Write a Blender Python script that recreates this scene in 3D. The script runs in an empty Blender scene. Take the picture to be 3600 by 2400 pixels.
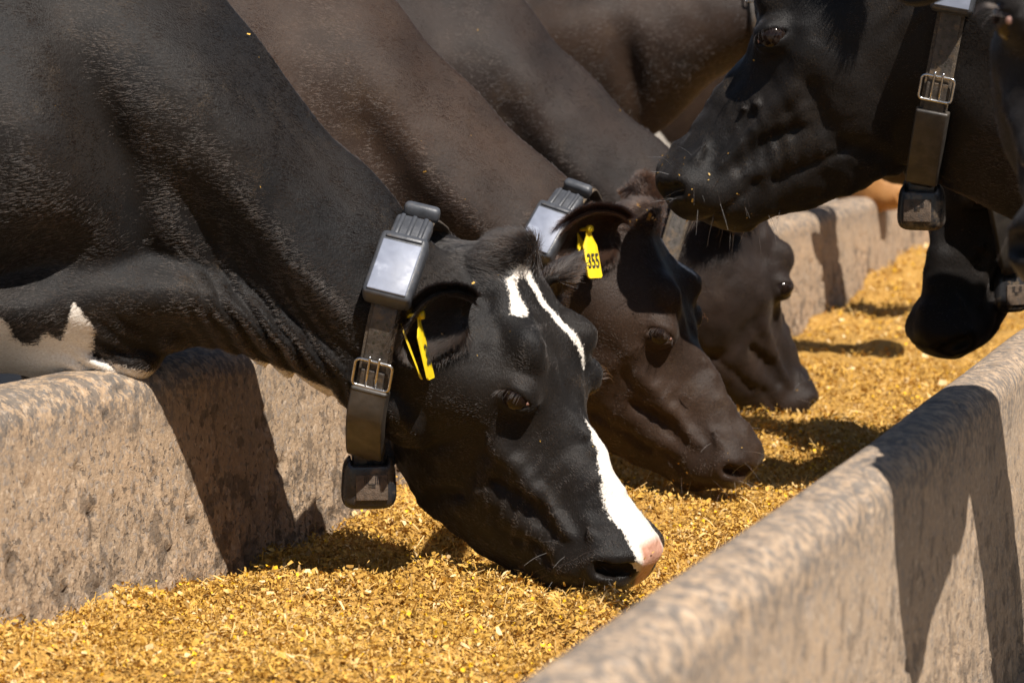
import bpy, bmesh, math, random
import numpy as np
from mathutils import Vector, Matrix
from mathutils.bvhtree import BVHTree

R = math.radians
rng = np.random.default_rng(7)
random.seed(7)
scene = bpy.context.scene
COL = scene.collection

# ------------------------------------------------------------------ camera
# X runs across the trough (to the right), Y along it, Z is up.
cam_data = bpy.data.cameras.new('camera')
cam_data.lens = 85.0
cam_data.sensor_width = 36.0
cam_data.clip_start = 0.05
cam_data.clip_end = 400.0
cam_data.dof.use_dof = True
cam_data.dof.focus_distance = 3.4
cam_data.dof.aperture_fstop = 8.0
cam = bpy.data.objects.new('camera', cam_data)
COL.objects.link(cam)
cam.location = (0, 0, 0.99)
cam.rotation_euler = (R(90 - 6.1), 0, R(19.55))
scene.camera = cam

# ------------------------------------------------------------------ sky, sun, exposure
SUN = Vector((-0.60, 0.50, -1.0)).normalized()      # direction the light travels
elev = math.asin(-SUN.z)
world = bpy.data.worlds.new('World')
scene.world = world
world.use_nodes = True
wn = world.node_tree
sky = wn.nodes.new('ShaderNodeTexSky')
sky.sky_type = 'NISHITA'
sky.sun_disc = False
sky.sun_elevation = elev
sky.sun_rotation = math.atan2(-SUN.x, -SUN.y)
wn.links.new(sky.outputs[0], wn.nodes['Background'].inputs[0])
wn.nodes['Background'].inputs[1].default_value = 0.05
sl = bpy.data.lights.new('sun', 'SUN')
sl.energy = 4.9
sl.angle = R(0.53)
sl.color = (1.0, 0.935, 0.86)
so = bpy.data.objects.new('sun', sl)
COL.objects.link(so)
so.rotation_euler = SUN.to_track_quat('-Z', 'Y').to_euler()
so.location = (2, -4, 6)
scene.view_settings.view_transform = 'Standard'
scene.view_settings.look = 'None'
scene.view_settings.exposure = 0.68
scene.view_settings.gamma = 1.0
scene.cycles.use_denoising = True
scene.cycles.max_bounces = 5
scene.cycles.diffuse_bounces = 3
scene.cycles_curves.shape = 'RIBBONS'


# ------------------------------------------------------------------ numpy helpers
def hash3(ix, iy, iz):
    h = (ix.astype(np.int64) * 374761393 + iy.astype(np.int64) * 668265263 + iz.astype(np.int64) * 2147483647) & 0xFFFFFFFF
    h = ((h ^ (h >> 13)) * 1274126177) & 0xFFFFFFFF
    h = h ^ (h >> 16)
    return (h & 0xFFFF).astype(np.float32) / 32767.5 - 1.0


def vnoise(x, y, z):
    """smooth value noise, about -1..1"""
    x, y, z = np.broadcast_arrays(*[np.asarray(a, dtype=np.float32) for a in (x, y, z)])
    xi, yi, zi = np.floor(x), np.floor(y), np.floor(z)
    fx, fy, fz = x - xi, y - yi, z - zi
    fx = fx * fx * (3 - 2 * fx); fy = fy * fy * (3 - 2 * fy); fz = fz * fz * (3 - 2 * fz)
    r = 0
    for dx in (0, 1):
        wx = fx if dx else 1 - fx
        for dy in (0, 1):
            wy = fy if dy else 1 - fy
            for dz in (0, 1):
                wz = fz if dz else 1 - fz
                r = r + wx * wy * wz * hash3(xi + dx, yi + dy, zi + dz)
    return r


def fbm(x, y, z, octs=3):
    r, a = 0, 1.0
    for o in range(octs):
        r = r + a * vnoise(x * 2 ** o + 17 * o, y * 2 ** o + 5 * o, z * 2 ** o + 9 * o)
        a *= 0.5
    return r


def spl(pts):
    """smooth (Catmull-Rom) function of x through the points"""
    p = sorted(pts)
    X = np.array([q[0] for q in p], float); Yv = np.array([q[1] for q in p], float)
    m = np.gradient(Yv, X)
    xs = np.linspace(X[0], X[-1], 400)
    k = np.clip(np.searchsorted(X, xs, side='right') - 1, 0, len(X) - 2)
    h = X[k + 1] - X[k]; t = (xs - X[k]) / h
    ys = ((2 * t**3 - 3 * t**2 + 1) * Yv[k] + (t**3 - 2 * t**2 + t) * h * m[k]
          + (-2 * t**3 + 3 * t**2) * Yv[k + 1] + (t**3 - t**2) * h * m[k + 1])
    xs = xs.astype(np.float32); ys = ys.astype(np.float32)
    return lambda q: np.interp(q, xs, ys).astype(np.float32)


def smin(a, b, k):
    h = np.clip(0.5 + 0.5 * (b - a) / k, 0, 1)
    return b + (a - b) * h - k * h * (1 - h)


def smax(a, b, k):
    return -smin(-a, -b, k)


def segdist(p, a, b):
    ax, ay, az = a
    d = np.array(b, float) - np.array(a, float)
    L2 = float(d @ d) + 1e-12
    t = np.clip(((p[0] - ax) * d[0] + (p[1] - ay) * d[1] + (p[2] - az) * d[2]) / L2, 0, 1)
    return np.sqrt((p[0] - ax - t * d[0])**2 + (p[1] - ay - t * d[1])**2 + (p[2] - az - t * d[2])**2), t


def surface_nets(F, xs, ys, zs, smooth=2):
    inside = F < 0
    nx, ny, nz = F.shape
    cnt = np.zeros((nx - 1, ny - 1, nz - 1), np.int8)
    for i in (0, 1):
        for j in (0, 1):
            for k in (0, 1):
                cnt += inside[i:nx - 1 + i, j:ny - 1 + j, k:nz - 1 + k]
    act = (cnt > 0) & (cnt < 8)
    ci, cj, ck = np.nonzero(act)
    idx = -np.ones(act.shape, np.int64)
    idx[ci, cj, ck] = np.arange(len(ci))
    acc = np.zeros((len(ci), 3)); num = np.zeros(len(ci))
    corners = [(i, j, k) for i in (0, 1) for j in (0, 1) for k in (0, 1)]
    for a in corners:
        for b in corners:
            if sum(b) - sum(a) == 1 and all(q >= p for p, q in zip(a, b)):
                fa = F[ci + a[0], cj + a[1], ck + a[2]].astype(float)
                fb = F[ci + b[0], cj + b[1], ck + b[2]].astype(float)
                m = (fa < 0) != (fb < 0)
                t = np.where(m, fa / np.where(m, fa - fb, 1), 0)
                pa = np.stack([xs[ci + a[0]], ys[cj + a[1]], zs[ck + a[2]]], 1)
                pb = np.stack([xs[ci + b[0]], ys[cj + b[1]], zs[ck + b[2]]], 1)
                acc += np.where(m[:, None], pa + (pb - pa) * t[:, None], 0)
                num += m
    V = acc / num[:, None]
    quads = []
    for ax in range(3):
        s0 = [slice(None)] * 3; s1 = [slice(None)] * 3
        s0[ax] = slice(0, -1); s1[ax] = slice(1, None)
        ch = inside[tuple(s0)] != inside[tuple(s1)]
        o1, o2 = [q for q in range(3) if q != ax]
        sl_ = [slice(None)] * 3; sl_[o1] = slice(1, -1); sl_[o2] = slice(1, -1)
        sub = np.nonzero(ch[tuple(sl_)])
        p = [None] * 3
        p[ax] = sub[ax]; p[o1] = sub[o1] + 1; p[o2] = sub[o2] + 1
        flip = inside[p[0], p[1], p[2]]

        def cell(d1, d2):
            q = list(p); q[o1] = q[o1] - d1; q[o2] = q[o2] - d2
            return idx[q[0], q[1], q[2]]
        c = np.stack([cell(1, 1), cell(0, 1), cell(0, 0), cell(1, 0)], 1)
        if ax == 1:
            flip = ~flip
        c[~flip] = c[~flip][:, ::-1]
        quads.append(c)
    Q = np.concatenate(quads)
    E_ = np.concatenate([Q[:, [0, 1]], Q[:, [1, 2]], Q[:, [2, 3]], Q[:, [3, 0]]])
    n = len(V)
    for it in range(smooth):
        S = np.zeros_like(V)
        for c in range(3):
            S[:, c] = np.bincount(E_[:, 0], V[E_[:, 1], c], n) + np.bincount(E_[:, 1], V[E_[:, 0], c], n)
        d = np.bincount(E_[:, 0], minlength=n) + np.bincount(E_[:, 1], minlength=n)
        V = V * 0.45 + 0.55 * S / np.maximum(d, 1)[:, None]
    return V, Q


def npmesh(name, V, Q, smooth=True):
    me = bpy.data.meshes.new(name)
    V = np.asarray(V, np.float32); Q = np.asarray(Q, np.int32)
    k = Q.shape[1]
    me.vertices.add(len(V)); me.vertices.foreach_set('co', V.ravel())
    me.loops.add(Q.size); me.loops.foreach_set('vertex_index', Q.ravel())
    me.polygons.add(len(Q))
    me.polygons.foreach_set('loop_start', np.arange(0, Q.size, k, dtype=np.int32))
    me.polygons.foreach_set('loop_total', np.full(len(Q), k, np.int32))
    me.update(calc_edges=True)
    if smooth:
        me.polygons.foreach_set('use_smooth', np.ones(len(Q), bool))
    return me


def fattr(me, name, val):
    a = me.attributes.new(name, 'FLOAT', 'POINT')
    a.data.foreach_set('value', np.asarray(val, np.float32))


def obj(name, me, mat=None, parent=None, loc=None):
    o = bpy.data.objects.new(name, me)
    COL.objects.link(o)
    if mat is not None and me is not None:
        me.materials.append(mat)
    if parent is not None:
        o.parent = parent
    if loc is not None:
        o.location = loc
    return o


def tag(o, label=None, cat=None, group=None, kind=None):
    if label: o['label'] = label
    if cat: o['category'] = cat
    if group: o['group'] = group
    if kind: o['kind'] = kind
    return o


def bm_obj(name, bm, mat, parent=None, smooth=True):
    bmesh.ops.recalc_face_normals(bm, faces=bm.faces)
    me = bpy.data.meshes.new(name)
    bm.to_mesh(me); bm.free()
    if smooth:
        for p in me.polygons: p.use_smooth = True
    return obj(name, me, mat, parent)


# ------------------------------------------------------------------ materials
def new_mat(name):
    m = bpy.data.materials.new(name)
    m.use_nodes = True
    nt = m.node_tree
    b = nt.nodes['Principled BSDF']
    return m, nt, b


def N(nt, typ, **kw):
    n = nt.nodes.new(typ)
    for k, v in kw.items():
        setattr(n, k, v)
    return n


def noise(nt, vec, scale, detail=3, rough=0.55):
    n = N(nt, 'ShaderNodeTexNoise')
    n.inputs['Scale'].default_value = scale
    n.inputs['Detail'].default_value = detail
    n.inputs['Roughness'].default_value = rough
    if vec is not None:
        nt.links.new(vec, n.inputs['Vector'])
    return n.outputs['Fac']


def ramp(nt, fac, stops, interp='LINEAR'):
    n = N(nt, 'ShaderNodeValToRGB')
    n.color_ramp.interpolation = interp
    els = n.color_ramp.elements
    while len(els) < len(stops): els.new(0.5)
    for e, (p, c) in zip(els, stops):
        e.position = p
        e.color = (*c, 1) if len(c) == 3 else c
    nt.links.new(fac, n.inputs[0])
    return n.outputs['Color']


def mix(nt, fac, a, b, blend='MIX'):
    n = N(nt, 'ShaderNodeMix', data_type='RGBA', blend_type=blend)
    for s, v in ((n.inputs[0], fac), (n.inputs[6], a), (n.inputs[7], b)):
        if isinstance(v, (int, float)): s.default_value = v
        elif isinstance(v, tuple): s.default_value = (*v, 1)
        else: nt.links.new(v, s)
    return n.outputs[2]


def mth(nt, op, a, b=None, clamp=False):
    n = N(nt, 'ShaderNodeMath', operation=op, use_clamp=clamp)
    for s, v in zip(n.inputs, (a, b)):
        if v is None: continue
        if isinstance(v, (int, float)): s.default_value = v
        else: nt.links.new(v, s)
    return n.outputs[0]


def bump(nt, h, strength, dist, normal=None):
    n = N(nt, 'ShaderNodeBump')
    n.inputs['Strength'].default_value = strength
    n.inputs['Distance'].default_value = dist
    nt.links.new(h, n.inputs['Height'])
    if normal is not None: nt.links.new(normal, n.inputs['Normal'])
    return n.outputs['Normal']


def objco(nt):
    return N(nt, 'ShaderNodeTexCoord').outputs['Object']


def simple_mat(name, col, rough=0.5, metal=0.0, var=0.25, scale=60, bmp=0.0, dirt=None, dirt_amt=0.5, spec=0.5):
    m, nt, b = new_mat(name)
    v = objco(nt)
    n1 = noise(nt, v, scale, 5)
    c = ramp(nt, n1, [(0.3, tuple(x * (1 - var) for x in col)), (0.7, tuple(min(1, x * (1 + var)) for x in col))])
    if dirt:
        n2 = noise(nt, v, scale * 0.45, 6, 0.7)
        f = ramp(nt, n2, [(1 - dirt_amt - 0.06, (0, 0, 0)), (1 - dirt_amt + 0.08, (1, 1, 1))])
        c = mix(nt, f, c, dirt)
    nt.links.new(c, b.inputs['Base Color'])
    b.inputs['Metallic'].default_value = metal
    b.inputs['Specular IOR Level'].default_value = spec
    r = ramp(nt, noise(nt, v, scale * 1.7, 4), [(0.3, (rough * 0.75,) * 3), (0.7, (min(1, rough * 1.25),) * 3)])
    nt.links.new(r, b.inputs['Roughness'])
    if bmp:
        nt.links.new(bump(nt, noise(nt, v, scale * 4, 4), bmp, 0.002), b.inputs['Normal'])
    return m


def coat_mat(name, dark, brown, brown_amt=0.5, dust=0.25):
    """short hair lying on skin: dark coat, white and pink areas from mesh attributes"""
    m, nt, b = new_mat(name)
    v = objco(nt)
    aw = N(nt, 'ShaderNodeAttribute', attribute_name='white').outputs['Fac']
    ap = N(nt, 'ShaderNodeAttribute', attribute_name='pink').outputs['Fac']
    wet = N(nt, 'ShaderNodeAttribute', attribute_name='wet').outputs['Fac']
    n1 = noise(nt, v, 7, 4)
    c = mix(nt, ramp(nt, n1, [(0.5 - 0.35 * brown_amt, (0, 0, 0)), (0.95 - 0.4 * brown_amt, (1, 1, 1))]), dark, brown)
    n2 = noise(nt, v, 420, 3, 0.7)
    c = mix(nt, 0.75, c, ramp(nt, n2, [(0.25, (0.35,) * 3), (0.75, (1.7,) * 3)]), 'MULTIPLY')
    # dusty patches and flecks
    nd = mth(nt, 'MULTIPLY', noise(nt, v, 13, 5, 0.65), noise(nt, v, 600, 2))
    c = mix(nt, ramp(nt, nd, [(0.33, (0, 0, 0)), (0.46, (dust,) * 3)]), c, (0.16, 0.105, 0.055))
    # hairy edge of the white
    j = mth(nt, 'MULTIPLY', mth(nt, 'SUBTRACT', noise(nt, v, 260, 3, 0.7), 0.5), 0.016)
    e = mth(nt, 'ADD', aw, j)
    wf = N(nt, 'ShaderNodeMapRange'); wf.inputs[1].default_value = -0.0016; wf.inputs[2].default_value = 0.0016
    nt.links.new(e, wf.inputs[0])
    wc = ramp(nt, noise(nt, v, 300, 4, 0.7), [(0.25, (0.58, 0.50, 0.41)), (0.7, (0.82, 0.78, 0.71))])
    c = mix(nt, wf.outputs[0], c, wc)
    pc = ramp(nt, noise(nt, v, 90, 4), [(0.3, (0.42, 0.2, 0.13)), (0.7, (0.66, 0.38, 0.28))])
    c = mix(nt, ap, c, pc)
    nt.links.new(c, b.inputs['Base Color'])
    rr = N(nt, 'ShaderNodeMapRange'); rr.inputs[3].default_value = 0.5; rr.inputs[4].default_value = 0.3
    nt.links.new(wet, rr.inputs[0])
    nt.links.new(rr.outputs[0], b.inputs['Roughness'])
    b.inputs['Specular IOR Level'].default_value = 0.16
    b.inputs['Sheen Weight'].default_value = 0.04
    b.inputs['Sheen Roughness'].default_value = 0.45
    b.inputs['Sheen Tint'].default_value = (0.9, 0.82, 0.76, 1)
    st = N(nt, 'ShaderNodeMapping'); st.inputs['Scale'].default_value = (1, 1, 0.35)
    nt.links.new(v, st.inputs[0])
    hb = noise(nt, st.outputs[0], 520, 3, 0.65)
    nb = bump(nt, hb, 0.55, 0.0022)
    nb = bump(nt, noise(nt, v, 38, 3), 0.18, 0.006, nb)
    nt.links.new(nb, b.inputs['Normal'])
    return m


M = {}
M['coat_black'] = coat_mat('coat_black', (0.006, 0.0055, 0.0055), (0.016, 0.012, 0.009), 0.35)
M['coat_brown'] = coat_mat('coat_brown', (0.013, 0.0085, 0.0065), (0.034, 0.020, 0.013), 0.75)
M['coat_dark'] = coat_mat('coat_dark', (0.009, 0.0065, 0.0055), (0.024, 0.015, 0.011), 0.6)
M['coat_tan'] = coat_mat('coat_tan', (0.28, 0.12, 0.035), (0.36, 0.19, 0.07), 0.6)
M['eye'], nt, b = new_mat('eye')
b.inputs['Base Color'].default_value = (0.012, 0.007, 0.005, 1); b.inputs['Roughness'].default_value = 0.08
b.inputs['Specular IOR Level'].default_value = 0.3
M['tongue'] = simple_mat('tongue', (0.30, 0.12, 0.07), 0.35, scale=120, bmp=0.3)
M['lid'] = simple_mat('eyelid_rim', (0.35, 0.2, 0.16), 0.3, scale=80)
M['leather'] = simple_mat('leather', (0.052, 0.043, 0.035), 0.5, var=0.5, scale=90, bmp=0.5, dirt=(0.13, 0.085, 0.045), dirt_amt=0.42)
M['webbing'] = simple_mat('webbing', (0.09, 0.07, 0.05), 0.85, var=0.5, scale=220, bmp=1.0, dirt=(0.2, 0.13, 0.06), dirt_amt=0.4)
M['rubber'] = simple_mat('rubber', (0.045, 0.038, 0.031), 0.45, var=0.4, scale=45, bmp=0.15, dirt=(0.025, 0.022, 0.02), dirt_amt=0.42)
M['plastic'] = simple_mat('plastic_dark', (0.05, 0.053, 0.06), 0.42, var=0.3, scale=50, bmp=0.2, dirt=(0.16, 0.12, 0.08), dirt_amt=0.33)
M['weight'] = simple_mat('weight_black', (0.02, 0.02, 0.022), 0.3, var=0.3, scale=60, bmp=0.15, dirt=(0.17, 0.12, 0.07), dirt_amt=0.40)
M['weight_panel'] = simple_mat('weight_panel', (0.085, 0.058, 0.038), 0.7, var=0.4, scale=120, bmp=0.6, dirt=(0.03, 0.03, 0.03), dirt_amt=0.35)
M['plate'] = simple_mat('sensor_plate', (0.19, 0.21, 0.265), 0.48, var=0.15, scale=40, dirt=(0.33, 0.355, 0.42), dirt_amt=0.36, bmp=0.05)
M['steel'] = simple_mat('steel', (0.55, 0.53, 0.5), 0.22, metal=1.0, var=0.2, scale=90)
M['tag'] = simple_mat('tag_yellow', (0.72, 0.52, 0.008), 0.5, var=0.12, scale=60, dirt=(0.42, 0.28, 0.03), dirt_amt=0.36)
M['ink'] = simple_mat('ink', (0.03, 0.03, 0.02), 0.5, var=0.4, scale=100)


def concrete_mat(name, tan, grey, fs=130, con=1.0, worn_col=(0.075, 0.075, 0.075), wscale=55, ps_scale=95):
    m, nt, b = new_mat(name)
    v = objco(nt)
    big = noise(nt, v, 5, 5, 0.6)
    fine = noise(nt, v, fs, 5, 0.7)
    c = mix(nt, ramp(nt, big, [(0.35, (0, 0, 0)), (0.68, (1, 1, 1))]), tan, grey)
    c = mix(nt, 0.8, c, ramp(nt, fine, [(0.3, (1 - 0.36 * con,) * 3), (0.68, (1 + 0.24 * con,) * 3)]), 'MULTIPLY')
    # aggregate: small stones of other tones, and sharp little pits
    wob = N(nt, 'ShaderNodeVectorMath', operation='ADD')
    nz = N(nt, 'ShaderNodeTexNoise'); nz.inputs['Scale'].default_value = 60
    nt.links.new(v, nz.inputs['Vector'])
    sc_ = N(nt, 'ShaderNodeVectorMath', operation='SCALE'); sc_.inputs['Scale'].default_value = 0.02
    nt.links.new(nz.outputs['Color'], sc_.inputs[0])
    nt.links.new(v, wob.inputs[0]); nt.links.new(sc_.outputs[0], wob.inputs[1])
    vo = N(nt, 'ShaderNodeTexVoronoi'); vo.inputs['Scale'].default_value = 170
    nt.links.new(wob.outputs[0], vo.inputs['Vector'])
    sep = N(nt, 'ShaderNodeSeparateColor'); nt.links.new(vo.outputs['Color'], sep.inputs[0])
    c = mix(nt, ramp(nt, sep.outputs[0], [(0.80, (0, 0, 0)), (0.84, (0.45,) * 3)]), c, (0.21, 0.20, 0.19))
    c = mix(nt, ramp(nt, sep.outputs[1], [(0.90, (0, 0, 0)), (0.94, (0.5,) * 3)]), c, (0.55, 0.43, 0.31))
    pn = noise(nt, v, ps_scale, 2, 0.5)
    pa = noise(nt, v, 9, 3)
    low = N(nt, 'ShaderNodeAttribute', attribute_name='low').outputs['Fac']
    ps = mth(nt, 'ADD', pn, mth(nt, 'MULTIPLY', mth(nt, 'SUBTRACT', pa, 0.5), 0.35))
    ps = mth(nt, 'ADD', ps, mth(nt, 'MULTIPLY', mth(nt, 'SUBTRACT', low, 0.55), 0.09))
    pitm = ramp(nt, ps, [(0.605, (0, 0, 0)), (0.63, (1, 1, 1))])
    c = mix(nt, mth(nt, 'MULTIPLY', pitm, 0.62 * con), c, (0.06, 0.048, 0.038))
    # damp stains with soft ragged edges, mostly low down
    sn = mth(nt, 'ADD', noise(nt, v, 21, 5, 0.62), mth(nt, 'MULTIPLY', mth(nt, 'SUBTRACT', low, 0.5), 0.10))
    c = mix(nt, ramp(nt, sn, [(0.535, (0, 0, 0)), (0.585, (0.66 * con ** 0.7,) * 3)]), c, (0.105, 0.078, 0.055))
    # pits
    pit = N(nt, 'ShaderNodeAttribute', attribute_name='pit').outputs['Fac']
    c = mix(nt, pit, c, (0.055, 0.045, 0.036))
    worn = N(nt, 'ShaderNodeAttribute', attribute_name='worn').outputs['Fac']
    wn_ = mth(nt, 'MULTIPLY', worn, ramp(nt, noise(nt, v, wscale, 5, 0.75), [(0.46, (0, 0, 0)), (0.54, (0.85,) * 3)]))
    c = mix(nt, wn_, c, worn_col)
    nt.links.new(c, b.inputs['Base Color'])
    b.inputs['Roughness'].default_value = 0.85
    h = mth(nt, 'ADD', mth(nt, 'MULTIPLY', vo.outputs['Distance'], -0.3), fine)
    h = mth(nt, 'SUBTRACT', h, mth(nt, 'MULTIPLY', pitm, 1.1))
    nb = bump(nt, h, con, 0.0045)
    lk = N(nt, 'ShaderNodeMapRange'); lk.inputs[3].default_value = 0.35 * con; lk.inputs[4].default_value = con
    nt.links.new(low, lk.inputs[0])
    nt.links.new(lk.outputs[0], nb.node.inputs['Strength'])
    nt.links.new(nb, b.inputs['Normal'])
    return m


M['concrete'] = concrete_mat('concrete_rough', (0.42, 0.290, 0.178), (0.34, 0.250, 0.165))
M['concrete_near'] = concrete_mat('concrete_near', (0.44, 0.315, 0.205), (0.38, 0.28, 0.19), fs=240, con=0.7, worn_col=(0.10, 0.095, 0.09), wscale=80)
M['ground'] = concrete_mat('ground_concrete', (0.25, 0.19, 0.13), (0.2, 0.17, 0.14))


def feed_mat():
    m, nt, b = new_mat('feed')
    a = N(nt, 'ShaderNodeAttribute', attribute_name='tone').outputs['Fac']
    c = ramp(nt, a, [(0.0, (0.12, 0.065, 0.020)), (0.2, (0.32, 0.175, 0.036)), (0.5, (0.56, 0.32, 0.058)),
                     (0.75, (0.60, 0.38, 0.12)), (0.9, (0.74, 0.56, 0.30)), (0.95, (0.80, 0.46, 0.02)), (1.0, (0.85, 0.52, 0.03))])
    v = objco(nt)
    c = mix(nt, 0.5, c, ramp(nt, noise(nt, v, 300, 3), [(0.3, (0.6,) * 3), (0.7, (1.3,) * 3)]), 'MULTIPLY')
    nt.links.new(c, b.inputs['Base Color'])
    b.inputs['Roughness'].default_value = 0.7
    b.inputs['Specular IOR Level'].default_value = 0.2
    b.inputs['Subsurface Weight'].default_value = 0.0
    return m


M['feed'] = feed_mat()
M['feed_base'], nt, b = new_mat('feed_base')
v_ = objco(nt)
nt.links.new(ramp(nt, noise(nt, v_, 160, 4, 0.7), [(0.3, (0.26, 0.14, 0.03)), (0.7, (0.58, 0.32, 0.06))]), b.inputs['Base Color'])
nt.links.new(bump(nt, noise(nt, v_, 200, 4), 1.0, 0.006), b.inputs['Normal'])
b.inputs['Roughness'].default_value = 0.8

# ------------------------------------------------------------------ ground and trough
gm = npmesh('ground', [(-150, -60, 0), (150, -60, 0), (150, 300, 0), (-150, 300, 0)], [(0, 1, 2, 3)])
tag(obj('ground', gm, M['ground']), kind='structure')

trough = tag(obj('feed_trough', None), 'long concrete feed trough with rough pitted walls between the rows of cows', 'feed trough')


def wall_mesh(xin, xout, ztop, zin, side, y0, y1, step, rt=0.045, seed=0.0):
    """wall whose section runs up the inner face, over a rounded top and down the outer face"""
    prof = []
    sgn = 1 if xout > xin else -1
    n = 46
    for i in range(n): prof.append((xin + (ztop - rt - zin) * (1 - i / n) * 0.045 * -sgn, zin + (ztop - rt - zin) * i / n))
    for i in range(17):
        a = math.pi / 2 * i / 16
        prof.append((xin + sgn * rt * (1 - math.cos(a)), ztop - rt + rt * math.sin(a)))
    for i in range(1, 17):
        a = math.pi / 2 * (1 - i / 16)
        prof.append((xout - sgn * rt * (1 - math.cos(a)), ztop - rt + rt * math.sin(a)))
    m = 54
    for i in range(1, m + 1): prof.append((xout, (ztop - rt) * (1 - i / m)))
    P = np.array(prof)
    ysl = [y0]
    while ysl[-1] < y1:
        ysl.append(ysl[-1] + step * max(1.0, (ysl[-1] / 4.0) ** 1.6))
    Y = np.array(ysl)
    T = np.gradient(P, axis=0); T /= np.linalg.norm(T, axis=1)[:, None]
    Nn = np.stack([-T[:, 1], T[:, 0]], 1) * (1 if sgn > 0 else -1)
    if sgn > 0: Nn = np.stack([-T[:, 1], T[:, 0]], 1)
    else: Nn = np.stack([T[:, 1], -T[:, 0]], 1)
    px, py = np.meshgrid(np.arange(len(P)), np.arange(len(Y)), indexing='ij')
    X0 = P[:, 0][:, None] + 0 * py; Z0 = P[:, 1][:, None] + 0 * py; Y0 = Y[None, :] + 0.0 * px
    X0 = X0 + 0.010 * np.sin(Y0 * 1.3 + seed) + 0.003 * vnoise(Y0 * 2.1, Z0 * 3, 0 * Y0 + seed)
    Z0 = np.where(Z0 > ztop - 0.12, Z0 + 0.006 * vnoise(Y0 * 1.7, 0 * Y0, 0 * Y0 + seed), Z0)
    rough = np.clip((ztop - 0.06 - Z0) / (ztop - zin - 0.06), 0.05, 1.0) ** 1.2
    rgh_attr = np.clip((ztop - 0.05 - Z0) / (ztop - zin - 0.12), 0, 1)
    d = (0.0016 * fbm(X0 * 22, Y0 * 22, Z0 * 22, 2) + 0.0032 * fbm(X0 * 80, Y0 * 80, Z0 * 80, 2)) * rough
    c0 = fbm(X0 * 34 + 3, Y0 * 34, Z0 * 34 + seed, 2)
    c1 = vnoise(X0 * 75 + 3, Y0 * 75, Z0 * 75 + seed)
    c2 = vnoise(X0 * 130 + 31, Y0 * 130, Z0 * 130 + seed)
    big = fbm(X0 * 22 + 3, Y0 * 22, Z0 * 17 + seed, 3)
    area = np.clip((vnoise(X0 * 6, Y0 * 6, Z0 * 5 + 7 + seed) + 0.35) * 1.8, 0, 1)
    pit = np.clip((c0 - 0.72) / 0.16, 0, 1) * np.clip(rough + 0.45, 0, 1)
    pit1 = np.clip((c1 - 0.50) / 0.16, 0, 1) * np.clip(rough * 1.2, 0, 1)
    pit2 = np.clip((c2 - 0.42) / 0.2, 0, 1) * rough
    st = np.clip((big - 0.50) / 0.10, 0, 1) * area
    d = d - 0.0110 * pit - 0.0065 * pit1 - 0.0036 * pit2
    nxn = Nn[:, 0][:, None]; nzn = Nn[:, 1][:, None]
    V = np.stack([X0 + nxn * d, Y0, Z0 + nzn * d], -1).reshape(-1, 3)
    i0 = (np.arange(len(P) - 1)[:, None] * len(Y) + np.arange(len(Y) - 1)[None, :]).ravel()
    Q = np.stack([i0, i0 + len(Y), i0 + len(Y) + 1, i0 + 1], 1)
    if sgn < 0: Q = Q[:, ::-1]
    me = npmesh('trough_wall', V, Q)
    fattr(me, 'pit', np.clip(0.55 * pit + 0.4 * pit1 + 0.25 * pit2 + 0.25 * st, 0, 0.8).ravel())
    fattr(me, 'low', rgh_attr.ravel())
    fattr(me, 'worn', np.clip((Z0 - (ztop - 0.10)) / 0.07, 0, 1).ravel() * 0.85)
    return me


LW_IN, RW_IN = -1.535, -0.505
tag(obj('trough_wall', wall_mesh(LW_IN, -1.655, 0.612, 0.16, 1, 1.6, 16, 0.0054), M['concrete'], trough), 'far wall of the trough that the cows reach over')
tag(obj('trough_wall', wall_mesh(RW_IN, -0.432, 0.622, 0.16, -1, 0.9, 16, 0.0085, rt=0.030, seed=4.0), M['concrete_near'], trough), 'near wall of the trough, blurred in the foreground')
fl = npmesh('trough_floor', [(-1.6, 0.9, 0.2), (-0.4, 0.9, 0.2), (-0.4, 16, 0.2), (-1.6, 16, 0.2)], [(0, 1, 2, 3)])
obj('trough_floor', fl, M['concrete'], trough)


def gauss(x, y, cx, cy, rx, ry):
    return np.exp(-((x - cx) / rx) ** 2 - ((y - cy) / ry) ** 2)


def feed_z(x, y):
    z = 0.292 + 0 * x
    z = z + 0.05 * np.exp(-((y - 2.35) / 0.35) ** 2)
    z = z + 0.030 * gauss(x, y, -1.45, 3.62, 0.13, 0.22)          # heap behind the first bell
    z = z - 0.050 * gauss(x, y, -1.42, 3.24, 0.13, 0.17)          # eaten hollow
    z = z - 0.022 * gauss(x, y, -1.20, 3.32, 0.18, 0.16) + 0.020 * gauss(x, y, -1.22, 2.95, 0.25, 0.08)
    z = z - 0.022 * gauss(x, y, -1.00, 3.18, 0.16, 0.14)
    z = z - 0.015 * gauss(x, y, -1.02, 3.95, 0.16, 0.14)
    z = z + 0.10 * np.exp(-((x + 0.47) / 0.20) ** 2) * np.clip((y - 3.6) / 1.0, 0, 1)   # bank along the near wall
    z = z + 0.09 * np.exp(-((x + 1.5) / 0.3) ** 2) * np.clip((y - 7.0) / 1.2, 0, 1)
    z = z - 0.03 * gauss(x, y, -1.35, 4.25, 0.2, 0.25) - 0.03 * gauss(x, y, -1.35, 5.1, 0.2, 0.25)
    z = z + 0.022 * fbm(x * 4.5, y * 4.5, 0 * x, 3) + 0.016 * vnoise(x * 13, y * 13, 0 * x + 3) + 0.006 * vnoise(x * 34, y * 34, 0 * x + 6)
    return z


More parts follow.
